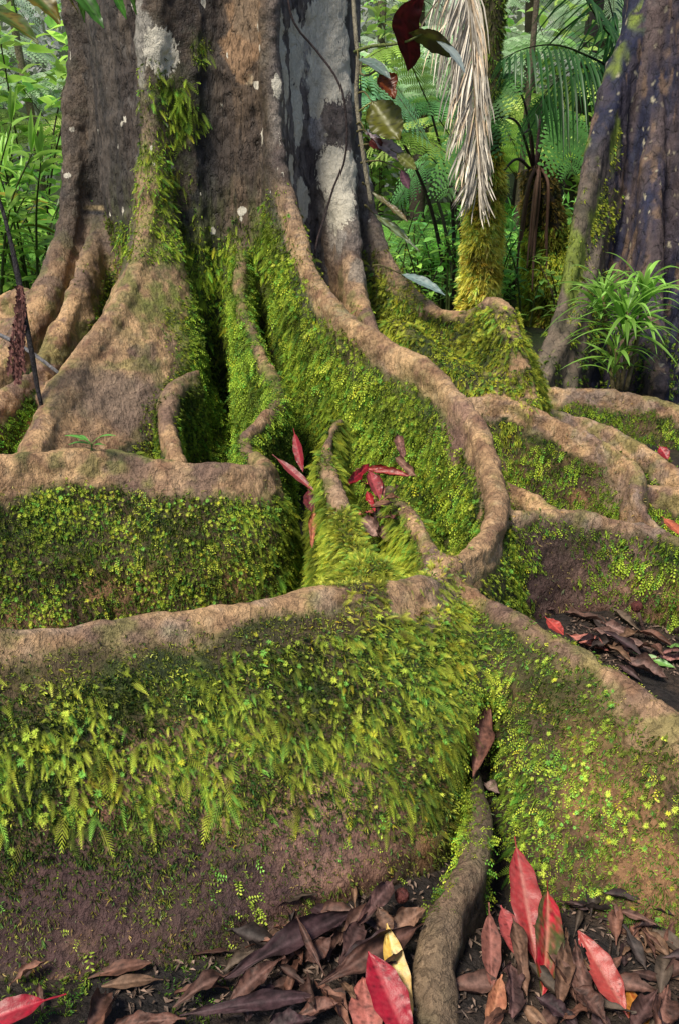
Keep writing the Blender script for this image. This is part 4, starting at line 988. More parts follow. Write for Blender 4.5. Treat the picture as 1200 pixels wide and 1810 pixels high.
L_('glossy crimson leaf lying across the yellow one', at(650,1682,.855), at(724,1850,.765), 74, (.46,.012,.035), (.36,.008,.025), up=(.15,-.55,.8), petiole=.02, fold=.18, m=M_fresh, seed=8, bend=.05, rib=(.55,.08,.09))
L_('pale yellow leaf under the crimson one', at(683,1632,.895), at(724,1830,.79), 48, (.66,.52,.13), (.6,.36,.06), up=(.1,-.7,.7), petiole=.02, m=M_fresh, seed=9, rib=(.7,.6,.25))
L_('dusty pink broad leaf at the bottom edge left of the crimson one', at(640,1726,.85), at(655,1850,.77), 60, (.33,.1,.08), (.22,.07,.055), up=(0,-.6,.8), petiole=.02, seed=10)
L_('crimson leaf poking in at the bottom left corner', at(118,1757,.785), at(-40,1810,.75), 50, (.38,.012,.03), (.25,.01,.02), up=(0,-.5,.85), petiole=.25, m=M_fresh, seed=11, bend=.06)
# the brown litter that can be told apart
BRL = [((640,1605),(388,1737),54,.03,1),((505,1690),(405,1772),46,.02,2),((697,1552),(628,1640),44,.05,3),((760,1600),(665,1668),46,.04,4),((748,1632),(562,1742),58,.045,5),((318,1795),(562,1762),46,.03,6),((605,1772),(520,1800),36,.03,7),
       ((640,1625),(600,1720),50,.035,8),((665,1600),(690,1665),36,.05,9),((525,1620),(575,1725),18,.05,10),((700,1640),(600,1700),34,.05,11),((330,1800),(200,1815),46,.02,12),((900,1700),(905,1800),60,.02,13),((1000,1640),(985,1790),40,.03,14),((1015,1660),(1040,1800),46,.02,15),
       ((945,1760),(1020,1815),50,.03,16),((1180,1740),(1160,1830),60,.02,17),((1110,1830),(1160,1750),46,.015,18),((905,1620),(930,1760),44,.015,19),((1005,1740),(1075,1815),44,.015,20),((560,1800),(470,1818),50,.03,21),((590,1650),(540,1700),40,.03,22),((700,1700),(640,1720),30,.03,23)]
for (b, t, w_, z0, sd) in BRL:
    r = random.Random(sd); cc = [BRW, PUR, (.13,.06,.045), (.1,.05,.045), (.16,.085,.055)][sd % 5]
    L_('curled brown dead leaf in the litter at the foot of the roots', atz(b[0], b[1], z0 + r.uniform(.0, .03)), atz(t[0], t[1], z0 * .6 + r.uniform(0, .02)), w_ * .82, tuple(np.array(cc) * r.uniform(.8, 1.7)), tuple(np.array(cc) * .5), up=(r.uniform(-.3,.3), -.4, .9), curl=r.choice([.5, .8, 1.1]), wave=r.uniform(.05, .14), bend=r.uniform(0, .08), petiole=.08, seed=sd, group='brown litter leaves')
def BVH_in(pts):
    return any(hit(*p) is not None and hit(*p)[1] < q[1] - .01 for q in pts for p in [(600 + FPX * q[0] / zdepth(np.array(q)), 905 - FPX * ((q[2] - CAM_Z) * math.cos(PITCH) + q[1] * math.sin(PITCH)) / zdepth(np.array(q)))])
def rod(name, pts, R, label=None, cat=None, c=(.05,.035,.025), parent=None, K=8, m=None, step=.03, group=None):
    org = np.array(pts[0], float); off = org if parent is None else np.array(parent.location, float)
    me = tube_mesh(name, np.array(pts, float) - off, R, K, step, c); o = new_obj(name, me, parent, m or M_root)
    if parent is None: o.location = org; tag(o, label, cat, group)
    return o
KEEP = [(925,1500,1720),(962,1560,1780),(900,1600,1700),(865,1600,1830),(1050,1650,1720),(1090,1700,1800),(1125,1750,1810),(685,1640,1810),(700,1700,1810),(648,1730,1810)]
def litter(region, count, size, seed, label, group, cols, z0=0.0, zr=.035, yspan=None):
    r = random.Random(seed); k = 0
    while k < count:
        px, py = r.uniform(region[0], region[2]), r.uniform(region[1], region[3])
        h = hit(px, py); g = atz(px, py, 0)
        if h is not None and h[1] < g[1] - .02 and not yspan: continue
        if yspan: g = h if h is not None else g
        if not yspan and any(abs(px - ex) < 34 and ey0 - 10 < py < ey1 + 25 for ex, ey0, ey1 in KEEP): continue
        a = r.uniform(0, 6.28); L = size * r.uniform(.55, 1.15); zz = (g[2] if yspan else gh(g[0], g[1])) + z0 + r.uniform(.004, zr); tl = r.uniform(-.25, .35)
        b = np.array([g[0], g[1], zz]); t = b + L * np.array([math.cos(a) * math.cos(tl), math.sin(a) * math.cos(tl), max(math.sin(tl), (gh(g[0], g[1]) - zz + .006) / L if not yspan else -.3)])
        c = np.array(r.choice(cols)) * r.uniform(.7, 1.3)
        put_leaf(label, group, base=b, tip=t, w=L * r.uniform(.2, .32), nrm_=(r.uniform(-.6,.6), r.uniform(-.6,.4), 1), curl=r.choice([0, .6, .9, 1.3]), wave=r.uniform(.04, .16), bend=r.uniform(-.02, .12), c1=tuple(c), c2=tuple(c * .5), seed=seed * 100 + k, n=14, mseg=6)
        k += 1
cols_l = [BRW, PUR, (.12,.06,.045), (.07,.04,.04), (.18,.1,.06), (.05,.035,.03), (.1,.07,.05), (.2,.09,.06)]
litter((380,1600,660,1810), 36, .085, 31, 'brown dead leaf in the pile at the foot of the foreground wall', 'dead leaves piled below the wall', cols_l, 0, .02)
litter((880,1620,1200,1810), 62, .08, 32, 'dark dead leaf in the hollow under the lower right root', 'dead leaves in the lower right hollow', cols_l, 0, .015)
litter((1010,1095,1200,1190), 16, .13, 33, 'dark dead leaf on the black soil behind the right-hand root', 'dead leaves behind the right root', cols_l, 0, .02)
litter((628,845,712,950), 34, .075, 34, 'brown dead leaf caught in the mossy pocket', 'dead leaves in the mossy pocket', [DUST, BRW, TANL, PINK], .0, .03, yspan=True)
litter((0,1690,350,1810), 7, .08, 35, 'small brown leaf on the soil at the bottom left', 'dead leaves at the bottom left', cols_l, 0, .01)
# small bits: twigs and chips mixed in the litter
r = random.Random(5)
vv, ff = [], []
for k in range(2600):
    px, py = (r.uniform(200, 1200), r.uniform(1440, 1810)) if k % 4 else (r.uniform(1000, 1200), r.uniform(1090, 1200))
    g = atz(px, py, 0); zz = gh(g[0], g[1]) + .003; a = r.uniform(0, 6.28); l = r.uniform(.0015, .008) * (2.5 if r.random() < .08 else 1); w_ = r.uniform(.0008, .003)
    i = len(vv); c_, s_ = math.cos(a), math.sin(a)
    vv += [(g[0] - c_ * l, g[1] - s_ * l, zz), (g[0] + s_ * w_, g[1] - c_ * w_, zz + .003), (g[0] + c_ * l, g[1] + s_ * l, zz + r.uniform(0, .006)), (g[0] - s_ * w_, g[1] + c_ * w_, zz + .002)]; ff.append((i, i + 1, i + 2, i + 3))
cc = np.repeat(np.array([[.09, .06, .045]]) * np.random.default_rng(3).uniform(.3, 3.0, (2600, 1)), 4, 0)
o = new_obj('leaf_crumbs', np_mesh('leaf_crumbs', np.array(vv), np.array(ff), False, cc), None, M_dry); tag(o, 'crumbs of bark and leaf scattered over the dark soil', 'litter', None, 'stuff')
r = random.Random(8)
for k in range(16):
    px, py = r.uniform(560, 1190), r.uniform(1480, 1800); g = atz(px, py, 0); a = r.uniform(-.8, 2.2); l = r.uniform(.05, .14)
    pts = [(g[0] + math.cos(a) * l * t + r.uniform(-.008, .008), g[1] + math.sin(a) * l * t + r.uniform(-.008, .008), gh(g[0] + math.cos(a) * l * t, g[1] + math.sin(a) * l * t) + r.uniform(.002, .012)) for t in (0, .35, .7, 1)]
    if BVH_in(pts): continue
    rod('twig', pts, [.0022, .002, .0016, .001], 'thin dark twig lying in the litter between the front roots', 'twig', (.09,.06,.045) if k % 2 else (.2,.15,.11), group='twigs in the litter', K=6, step=.02)
# leaves held higher up
def onroot(px, py, lift): return P3(px, py, lift=lift)
L_('narrow red leaf tucked upright in the dark gap beside the s-bend', at(519,757,2.42), at(536,834,2.3), 20, (.26,.012,.02), (.2,.01,.015), up=(-.3,-.9,.3), m=M_fresh, seed=41)
L_('slim pink leaf slanting down from the end of the second wall', at(482,803,2.15), at(556,868,2.05), 18, (.36,.07,.07), (.2,.05,.04), up=(.3,-.8,.5), m=M_fresh, seed=42, fold=.4)
L_('orange-brown leaf hanging below the slim pink one', at(556,895,2.0), at(552,968,1.9), 18, (.3,.1,.05), (.22,.07,.04), up=fw, seed=43, curl=.6)
L_('dark red leaf in the shade of the narrow gap', at(545,862,2.05), at(552,905,2.0), 24, (.12,.01,.015), (.05,.01,.01), up=fw, seed=44)
pk = [('bright red leaf lying leftmost in the mossy pocket', (652,820,2.16), (612,858,2.05), 34, RED, fw, 45), ('rose pink leaf pointing down in the mossy pocket', (652,832,2.12), (672,888,2.02), 40, (.52,.1,.1), fw, 46), ('long coral leaf pointing right out of the mossy pocket', (655,832,2.14), (728,842,2.1), 26, (.5,.09,.06), (0,-.7,.7), 47),
      ('small scarlet leaf lowest of the red ones in the mossy pocket', (648,868,2.04), (662,904,1.98), 24, (.46,.03,.035), fw, 48), ('pale pink folded leaf under the rose pink one', (662,850,2.1), (690,885,2.03), 30, (.55,.25,.2), fw, 49), ('red leaf with an orange base behind the long coral one', (640,828,2.2), (700,832,2.18), 22, (.5,.06,.04), (0,-.6,.8), 50)]
for lb, b, t, w_, c, u_, sd in pk: L_(lb, at(*b), at(*t), w_ * .72, tuple(np.array(c) * .75), tuple(np.array(c) * .35), up=u_, m=M_fresh, seed=sd, curl=.7, wave=.08, petiole=.04)
for lb, b, t, w_, c, sd in [('dry brown leaf standing behind the red ones in the pocket', (703,768,2.32), (712,812,2.25), 24, (.2,.09,.07), 51), ('curled tan leaf above the long coral one', (698,808,2.25), (735,842,2.18), 22, (.26,.13,.09), 52), ('pale curled dead leaf at the front of the mossy pocket', (640,915,1.98), (668,948,1.92), 44, (.3,.18,.15), 53), ('crumpled brown leaf beside the pale curled one', (668,935,1.94), (700,955,1.9), 36, (.22,.12,.09), 54), ('dull purple leaf under the leaves in the pocket', (660,905,2.0), (690,915,1.98), 36, (.1,.05,.05), 55)]:
    L_(lb, at(*b), at(*t), w_, c, tuple(np.array(c) * .5), up=fw, seed=sd, curl=1.3, wave=.15, petiole=.03)
L_('long twisted brown leaf hanging in the cleft between the two front roots', at(864,1213,1.4), at(836,1372,1.22), 38, (.2,.085,.06), (.09,.04,.03), up=(-.2,-.9,.3), seed=56, curl=1.2, wave=.12)
L_('dark brown leaf wedged above the twisted one in the cleft', at(832,1190,1.42), at(838,1260,1.36), 30, (.12,.05,.04), None, up=fw, seed=57, curl=1.0)
L_('small grey-brown leaf lying at the bottom of the cleft', at(852,1382,1.26), at(882,1402,1.22), 22, (.25,.17,.14), None, up=(0,-.5,.8), seed=58, curl=.8)
L_('red leaf tip showing over the crest of the right root', at(962,1090,1.72), at(995,1122,1.66), 26, CORAL, None, up=(0,-.6,.8), m=M_fresh, seed=59)
L_('long pinkish dead leaf on the soil behind the right root', atz(998,1120,.03), atz(1075,1150,.02), 26, (.4,.14,.11), (.2,.07,.05), seed=60, curl=.7)
L_('fresh green leaf lying on the black soil', atz(1118,1153,.02), atz(1192,1180,.012), 18, (.2,.5,.1), (.14,.36,.06), m=M_fresh, seed=61)
L_('small bright green leaf at the right edge', atz(1178,1142,.03), atz(1215,1150,.02), 20, (.18,.45,.08), None, m=M_fresh, seed=62)
L_('dusty pink leaf at the right edge of the black soil', atz(1150,1165,.02), atz(1220,1150,.03), 22, (.36,.16,.14), None, seed=63, curl=.5)
for k, (b, t, w_) in enumerate([((1030,1108),(1150,1148),26),((1060,1100),(1120,1125),30),((1090,1160),(1180,1200),30),((925,1072),(985,1078),10)]):
    L_('curled dark brown dead leaf behind the right root', atz(b[0], b[1], .03), atz(t[0], t[1], .02), w_, (.16,.09,.075), (.07,.04,.035), seed=70 + k, curl=1.4, wave=.1, group='dead leaves behind the right root')
L_('scarlet leaf standing on the far right root', at(1163,786,2.98), at(1180,812,2.93), 22, RED, None, up=(0,-.9,.2), m=M_fresh, seed=75)
L_('orange-pink leaf lying at the end of the long root wall', at(1168,912,2.3), at(1206,948,2.22), 24, (.5,.16,.07), None, up=(0,-.6,.8), m=M_fresh, seed=76)
log('leaves')

rod('twig', [at(1128,1082,1.86), at(1134,1105,1.85), at(1146,1136,1.84)], [.004,.004,.003], 'short upright brown twig on the soil behind the right root', 'twig', (.1,.055,.045))
def seedpod(p, r_, label):
    rr = np.random.default_rng(2); u = np.linspace(0, math.pi, 12); v = np.linspace(0, 2 * math.pi, 16, endpoint=False)
    rg = np.array([[[math.sin(a) * math.cos(b), math.sin(a) * math.sin(b), math.cos(a)] for b in v] for a in u[1:-1]])
    V_, F_ = loft(rg); V_ = V_ * r_ * (1 + .25 * (fbm(V_ * 3, 2.2, 2, 77)[:, None] - .5) * 2)
    o = new_obj('seed_pod', mixed_mesh('seed_pod', V_, F_, True, np.tile((.12, .03, .025), (len(V_), 1))), None, M_root); o.location = p; tag(o, label, 'seed pod')
seedpod(at(710,1583,.985) + np.array([0,0,.0]), .011, 'round warty reddish seed among the brown leaves')
seedpod(at(1125,1072,1.87), .014, 'dark red knobbly seed head on the twig behind the right root')
rod('grey_stick', [at(-30,582,2.9), at(0,592,2.88), at(30,607,2.85), at(66,630,2.82), at(90,648,2.8), at(110,664,2.78)], [.007,.007,.007,.0065,.006,.006], 'thin grey stick leaning across the left-hand roots', 'stick', (.2,.19,.2))
dp = empty('withered_fern', tuple(at(74,712,2.6))); tag(dp, 'withered fern with a black stem and hanging brown frond at the left edge', 'dead fern')
rod('stem', [at(-10,330,2.7), at(5,370,2.7), at(18,420,2.68), at(33,490,2.65), at(45,560,2.63), at(58,630,2.61), at(66,680,2.6), at(74,716,2.58)], [.005,.006,.006,.009,.008,.008,.007,.006], c=(.02,.015,.018), parent=dp)
vv, ff, cc = [], [], []
r = random.Random(11)
for s_ in range(7):
    x0 = r.uniform(-8, 10); pth = catmull(np.array([list(at(34 + x0 * .3, 497, 2.64)), list(at(36 + x0, 540, 2.62 + r.uniform(-.02,.02))), list(at(30 + x0 * 1.6, 600, 2.62)), list(at(28 + x0 * 2.2, 640 + r.uniform(0, 35), 2.61))]), .006)
    for k in range(2, len(pth)):
        for sd in (-1, 1):
            if r.random() < .15: continue
            b = pth[k]; l = r.uniform(.008, .02); i = len(vv)
            vv += [b, b + np.array([sd * l * .6, r.uniform(-.01, .01), -l * .3]), b + np.array([sd * l * .3, 0, -l * .9 - .004]), b + np.array([0, 0, -.009])]; ff.append((i, i + 1, i + 2, i + 3)); c = np.array([.16,.07,.06]) * r.uniform(.4, 1.6); cc += [c] * 4
new_obj('dead_frond', np_mesh('dead_frond', np.array(vv) - np.array(dp.location), np.array(ff), False, np.array(cc)), dp, M_dry)
# seedling growing on the crest of the second wall
sd_o = empty('seedling', tuple(at(165,800,2.0))); tag(sd_o, 'tiny bright green seedling with five narrow leaves on top of the second root wall', 'seedling')
for k, (b, t, w_) in enumerate([((163,785),(205,770),9),((163,785),(140,777),8),((160,782),(115,770),9),((163,786),(122,786),8),((166,787),(190,789),7),((160,784),(138,770),7)]):
    put_leaf(None, parent=sd_o, name='leaf', m=M_leaf, base=at(b[0], b[1], 2.0), tip=at(t[0], t[1], 1.95 + .02 * k), w=w_ / FPX * 2.1, nrm_=(0,-.3,1), bend=.1, c1=(.2,.5,.1), c2=(.12,.36,.07), seed=80 + k, n=10, mseg=4, petiole=.05)
rod('stem', [at(163,804,2.0), at(163,785,2.0)], [.003,.002], c=(.15,.25,.05), parent=sd_o)
# branch tips reaching into the top left corner
ob = empty('overhanging_branch', tuple(at(60,-120,1.7))); tag(ob, 'leafy branch tips with yellow-blotched leaves hanging into the top left corner', 'branch')
rod('twig', [at(-120,-160,1.75), at(60,-110,1.7), at(260,-90,1.72)], [.006,.005,.003], c=(.08,.06,.04), parent=ob)
for k, (b, t, w_, c, c2) in enumerate([((-40,10),(68,76),40,(.07,.12,.015),(.2,.15,.02)), ((20,-40),(108,42),46,(.08,.14,.015),(.25,.18,.02)), ((105,-50),(184,50),34,(.08,.24,.03),(.06,.16,.02)), ((170,-60),(224,34),24,(.1,.3,.03),(.08,.22,.02)), ((210,-50),(242,26),14,(.22,.42,.05),(.12,.3,.03)), ((-10,-60),(30,30),36,(.07,.15,.02),(.05,.12,.02)), ((40,-80),(140,24),30,(.06,.14,.02),(.3,.22,.03)), ((130,-60),(150,40),16,(.08,.2,.03),None)]):
    put_leaf(None, parent=ob, name='leaf', m=M_leaf, base=at(b[0], b[1], 1.7), tip=at(t[0], t[1], 1.6 + .03 * k), w=w_ / FPX * 1.55, nrm_=(.1,-.5,.8), bend=.06, c1=c, c2=c2, seed=90 + k, petiole=.03, wave=.05)
# climbing vine on the right flank of the trunk
vn = empty('climbing_vine', tuple(at(650,330,3.35))); tag(vn, 'vine climbing the right flank of the trunk with red, olive and grey-blue leaves', 'vine')
rod('stem', [at(622,-60,3.4), at(624,0,3.4), at(628,60,3.38), at(632,110,3.38), at(629,170,3.38), at(636,235,3.38), at(645,300,3.38), at(655,360,3.38)], .008, c=(.3,.26,.18), parent=vn, step=.02)
rod('stem', [at(626,92,3.38), at(655,82,3.3), at(695,78,3.2), at(722,72,3.15), at(748,58,3.12)], [.006,.006,.005,.004,.003], c=(.16,.2,.05), parent=vn)
rod('stem', [at(640,100,3.38), at(636,130,3.33), at(652,132,3.3), at(668,120,3.28)], .004, c=(.2,.18,.08), parent=vn)
rod('stem', [at(632,198,3.38), at(645,188,3.34), at(658,180,3.3)], .003, c=(.4,.4,.12), parent=vn)
for k, (b, t, w_, c, c2, nn, kw) in enumerate([
    ((752,-12,3.1),(706,122,3.2),44,(.13,.012,.016),(.07,.01,.01),(.3,-.9,.1),dict(side_bend=-.17,petiole=.02)),
    ((722,58,3.14),(812,100,3.05),36,(.12,.13,.02),(.06,.05,.015),(-.1,-.6,-.7),dict(bend=-.1,petiole=.02)),
    ((770,72,3.1),(822,130,3.0),15,(.35,.42,.42),(.25,.3,.3),(.2,-.9,.5),dict(petiole=.02,bend=.1)),
    ((632,104,3.3),(690,140,3.2),22,(.35,.46,.42),(.2,.3,.26),(.1,-.7,.6),dict(petiole=.02,bend=.08)),
    ((672,132,3.25),(698,174,3.2),36,(.32,.08,.02),(.2,.04,.015),(.2,-.9,.1),dict(petiole=.02,curl=.5)),
    ((655,178,3.3),(706,248,3.22),56,(.2,.2,.012),(.15,.15,.012),(.1,-.95,.1),dict(petiole=.02)),
    ((644,232,3.34),(722,290,3.24),24,(.4,.33,.38),(.2,.12,.16),(.2,-.8,.5),dict(petiole=.05,curl=.5)),
    ((655,245,3.32),(672,265,3.28),22,(.14,.015,.012),None,(.2,-.9,.1),dict(petiole=.02)),
    ((700,270,3.25),(735,300,3.22),20,(.2,.22,.03),None,(.1,-.9,.2),dict(petiole=.02)),
    ((708,300,3.25),(722,334,3.25),16,(.3,.14,.18),None,(.1,-.9,.2),dict(petiole=.02)),
    ((652,338,3.4),(720,392,3.3),18,(.3,.3,.14),(.25,.15,.06),(.3,-.7,.5),dict(petiole=.02,curl=.6)),
    ((660,378,3.4),(742,446,3.3),20,(.3,.4,.25),(.14,.16,.04),(.3,-.7,.5),dict(petiole=.02,curl=.4)),
    ((708,484,3.4),(786,522,3.3),20,(.33,.45,.45),(.25,.36,.36),(.1,-.6,.7),dict(petiole=.02,bend=.05))]):
    zd = 3.3
    put_leaf(None, parent=vn, name='leaf', m=M_leaf, base=at(*b), tip=at(*t), w=w_ / FPX * zd, nrm_=nn, c1=tuple(np.array(c) * .8), c2=c2, rib=tuple(np.array(c) * 1.1), seed=110 + k, **kw)
    if k not in (0, 1, 2): rod('leaf_stalk', [at(630 + max(0, b[1] - 250) * .12, b[1] - 12, 3.38), at((630 + b[0]) / 2, b[1] - 16, 3.36), at(*b)], [.004, .003, .002], c=(.16,.14,.05), parent=vn, K=6)
for k, (b, t) in enumerate([((520,452),(600,280)),((548,440),(610,330))]):
    pass
rod('creeper', [at(556,452,3.3), at(562,420,3.35), at(575,380,3.4), at(590,330,3.42), at(606,290,3.42), at(612,230,3.42), at(600,150,3.42), at(560,90,3.45), at(520,40,3.42), at(505,-30,3.42)], .004, 'thin dark creeper winding up the pale side of the trunk', 'creeper', (.035,.02,.02))
log('props')
#CUT3
# ------------------------------------------------------------------ background plants
def strap(base, dirv, L, w, droop, col_, n=6, fold=.25, tipc=None, roll=0., rs=None):
    """curved blade; returns V,F,C"""
    t = np.linspace(0, 1, n); d = nrm(np.array(dirv, float)); g = np.array([0, 0, -1.0])
    ctr = np.array(base)[None] + d[None] * (L * t)[:, None] + g[None] * (droop * L * t ** 2)[:, None]
    tg = nrm(np.gradient(ctr, axis=0)); up_ = np.array([0, 0, 1.0]) + np.array([math.cos(roll), math.sin(roll), 0]) * .01
    sd = nrm(np.cross(tg, up_)); nn = np.cross(sd, tg)
    sd = sd * math.cos(roll) + nn * math.sin(roll)
    wd = w * .5 * np.maximum((np.minimum(t * 3.2, 1) ** .8) * (1 - t ** 2.6), .02)
    V_ = np.stack([ctr - sd * wd[:, None] + nn * (fold * wd)[:, None], ctr, ctr + sd * wd[:, None] + nn * (fold * wd)[:, None]], 1).reshape(-1, 3)
    i = np.arange(n * 3).reshape(n, 3)
    F = np.vstack([np.stack([i[:-1, 0], i[:-1, 1], i[1:, 1], i[1:, 0]], -1), np.stack([i[:-1, 1], i[:-1, 2], i[1:, 2], i[1:, 1]], -1)])
    c = np.array(col_)[None] * np.ones((n, 1)); tc_ = np.array(tipc if tipc is not None else np.array(col_) * 1.15)
    c = c + (tc_ - c) * (t ** 2)[:, None]
    C_ = np.repeat(c, 3, 0); C_[1::3] *= .82
    return V_, F, C_
class Acc:
    def __init__(s): s.V, s.F, s.C, s.n = [], [], [], 0
    def add(s, v, f, c): s.V.append(v); s.F.append(np.asarray(f) + s.n); s.C.append(np.broadcast_to(c, v.shape)); s.n += len(v)
    def mesh(s, name, smooth=True): return np_mesh(name, np.vstack(s.V), np.vstack(s.F), smooth, np.clip(np.vstack(s.C), 0.002, 1))
def stem_into(acc, pts, R, c, K=6):
    P = np.hstack([np.asarray(pts, float), np.asarray(R, float).reshape(-1, 1)]); S = catmull(P, .05)
    rg = tube_rings(S[:, :3], np.maximum(S[:, 3], 5e-4), K, 1); n_, K_, _ = rg.shape; i = np.arange(n_ * K_).reshape(n_, K_)
    F = np.stack([i[:-1], np.roll(i[:-1], -1, 1), np.roll(i[1:], -1, 1), i[1:]], -1).reshape(-1, 4)
    acc.add(rg.reshape(-1, 3), F, np.array(c))
def copy_tree(root, loc, rz, sc=1.0, label=None, group=None):
    c = root.copy(); COL.objects.link(c); c.location = loc; c.rotation_euler = (0, 0, rz); c.scale = (sc, sc, sc)
    if label: c['label'] = label
    if group: c['group'] = group
    for ch in [o for o in scn.objects if o.parent == root]:
        k = ch.copy(); COL.objects.link(k); k.parent = c
    return c
kids = {}
def cane(seed, H, leafL, leafW, ncol, nl=15, spread=.25):
    r = random.Random(seed); root = empty('leafy_cane_plant'); A, S_ = Acc(), Acc()
    for st in range(r.choice([2, 3, 4])):
        a = r.uniform(0, 6.28); h = H * r.uniform(.7, 1.1); lx, ly = math.cos(a) * spread * h, math.sin(a) * spread * h; b0 = np.array([math.cos(a) * .04, math.sin(a) * .04, -.05])
        pts = [b0, b0 + [lx * .2, ly * .2, h * .45], b0 + [lx * .6, ly * .6, h * .8], b0 + [lx * 1.15, ly * 1.15, h]]
        stem_into(S_, pts, [.009, .007, .005, .003], (.10, .13, .04)); C = catmull(np.array(pts), .02)
        for k in range(nl):
            t = .3 + .7 * (k + .5) / nl; p = C[min(int(t * len(C)), len(C) - 1)]; az = a + 1.57 * (1 if k % 2 else -1) + r.uniform(-.5, .5) + (0 if r.random() < .7 else 1.5)
            L = leafL * r.uniform(.7, 1.15) * (1 - .25 * t); c = np.array(ncol) * r.uniform(.55, 1.35)
            if r.random() < .09: c = np.array([.45, .4, .06]) * r.uniform(.6, 1.1)
            if r.random() < .25: c = c * [.8, 1.0, 1.25]
            v, f, cc = strap(p, (math.cos(az), math.sin(az), r.uniform(.25, .9)), L, leafW * r.uniform(.8, 1.2), r.uniform(.2, .65), c, 6, .3, roll=r.uniform(-.5, .5)); A.add(v, f, cc)
        for q in range(2):
            az = r.uniform(0, 6.28); v, f, cc = strap(C[-1], (math.cos(az) * .4, math.sin(az) * .4, 1), leafL * .7, leafW * .6, .1, np.array(ncol) * 1.3, 6, .5); A.add(v, f, cc)
    new_obj('foliage', A.mesh('foliage'), root, M_leaf); new_obj('stems', S_.mesh('stems'), root, M_fern); return root
def frond_into(A, S_, pts, W, npin, npl, c, bare=.25, droop=.35, R=.006, simple=False, sc=(.08,.06,.03), seed=0, pw=.5, down=0.0):
    r = random.Random(seed); C = catmull(np.array(pts, float), .02); n = len(C)
    if S_ is not None: stem_into(S_, pts, np.linspace(R, R * .25, len(pts)), sc)
    T = nrm(np.gradient(C, axis=0)); up_ = np.array([0, 0, 1.0]); sdv = np.cross(T, up_)
    bad = np.linalg.norm(sdv, axis=1) < .15
    sdv[bad] = np.array([1.0, 0, 0]); sdv = nrm(sdv); nn = np.cross(sdv, T)
    VV, FF, CC = [], [], []; off = 0
    for k in range(npin):
        t = bare + (1 - bare) * (k + .5) / npin; i = min(int(t * n), n - 1); u = (t - bare) / (1 - bare)
        L = W * (math.sin(math.pi * (u * .86 + .12)) ** .75) * r.uniform(.88, 1.08)
        for sd in (-1, 1):
            dv = nrm(sdv[i] * sd + T[i] * (.35 + .5 * u) + nn[i] * .1 - np.array([0, 0, down])); c_ = np.array(c) * r.uniform(.7, 1.25)
            if simple:
                v, f, cc = strap(C[i], dv, L, pw * W * .1, droop * r.uniform(.6, 1.4), c_, 5, .3, roll=r.uniform(-.4, .4)); VV.append(v); FF.append(f + off); CC.append(cc); off += len(v); continue
            tt = (np.arange(npl) + .5) / npl; cp = C[i] + dv * (L * tt)[:, None] + np.array([0, 0, -1]) * (droop * L * tt ** 2)[:, None]
            tg = nrm(np.gradient(cp, axis=0)); s2 = nrm(np.cross(tg, nn[i])); ll = L * .2 * (1 - tt ** 1.5 * .85) * (.6 + .4 * np.minimum(tt * 5, 1)); pwid = L / npl * .42
            for e in (-1, 1):
                tip = cp + s2 * (e * ll)[:, None] + tg * (ll * .35)[:, None] - np.array([0, 0, 1]) * (ll * .15)[:, None]
                q = np.stack([cp - tg * pwid, cp + tg * pwid, tip + tg * pwid * .4, tip - tg * pwid * .5], 1).reshape(-1, 3)
                VV.append(q); FF.append(np.arange(len(q)).reshape(-1, 4) + off); off += len(q); CC.append(np.repeat((c_ * (.75 + .5 * tt)[:, None]), 4, 0))
    A.add(np.vstack(VV), np.vstack(FF), np.vstack(CC))
def fern(seed, nfr, L, W, c, name='fern', trunk=0, npin=22, npl=11, arch=.9, bare=.2):
    r = random.Random(seed); root = empty(name)
    if trunk:
        S_ = Acc(); stem_into(S_, [(0, 0, -.1), (.03, .02, trunk * .5), (0, .03, trunk)], [.11, .08, .07], (.05, .035, .025), 10); new_obj('trunk', S_.mesh('trunk'), root, M_soil)
    for k in range(nfr):
        a = 2 * math.pi * k / nfr + r.uniform(-.3, .3); l = L * r.uniform(.8, 1.1); ux, uy = math.cos(a), math.sin(a); e = r.uniform(.75, 1.15) * arch
        pts = [(0, 0, trunk), (ux * l * .22, uy * l * .22, trunk + l * .32 * e), (ux * l * .55, uy * l * .55, trunk + l * .5 * e), (ux * l * .85, uy * l * .85, trunk + l * .42 * e), (ux * l * 1.05, uy * l * 1.05, trunk + l * .2 * e)]
        A = Acc(); frond_into(A, A, pts, W, npin, npl, np.array(c) * r.uniform(.75, 1.3), bare, .35, .007, seed=seed * 10 + k, sc=(.12, .1, .04)); new_obj('frond', A.mesh('frond'), root, M_fern)
    return root
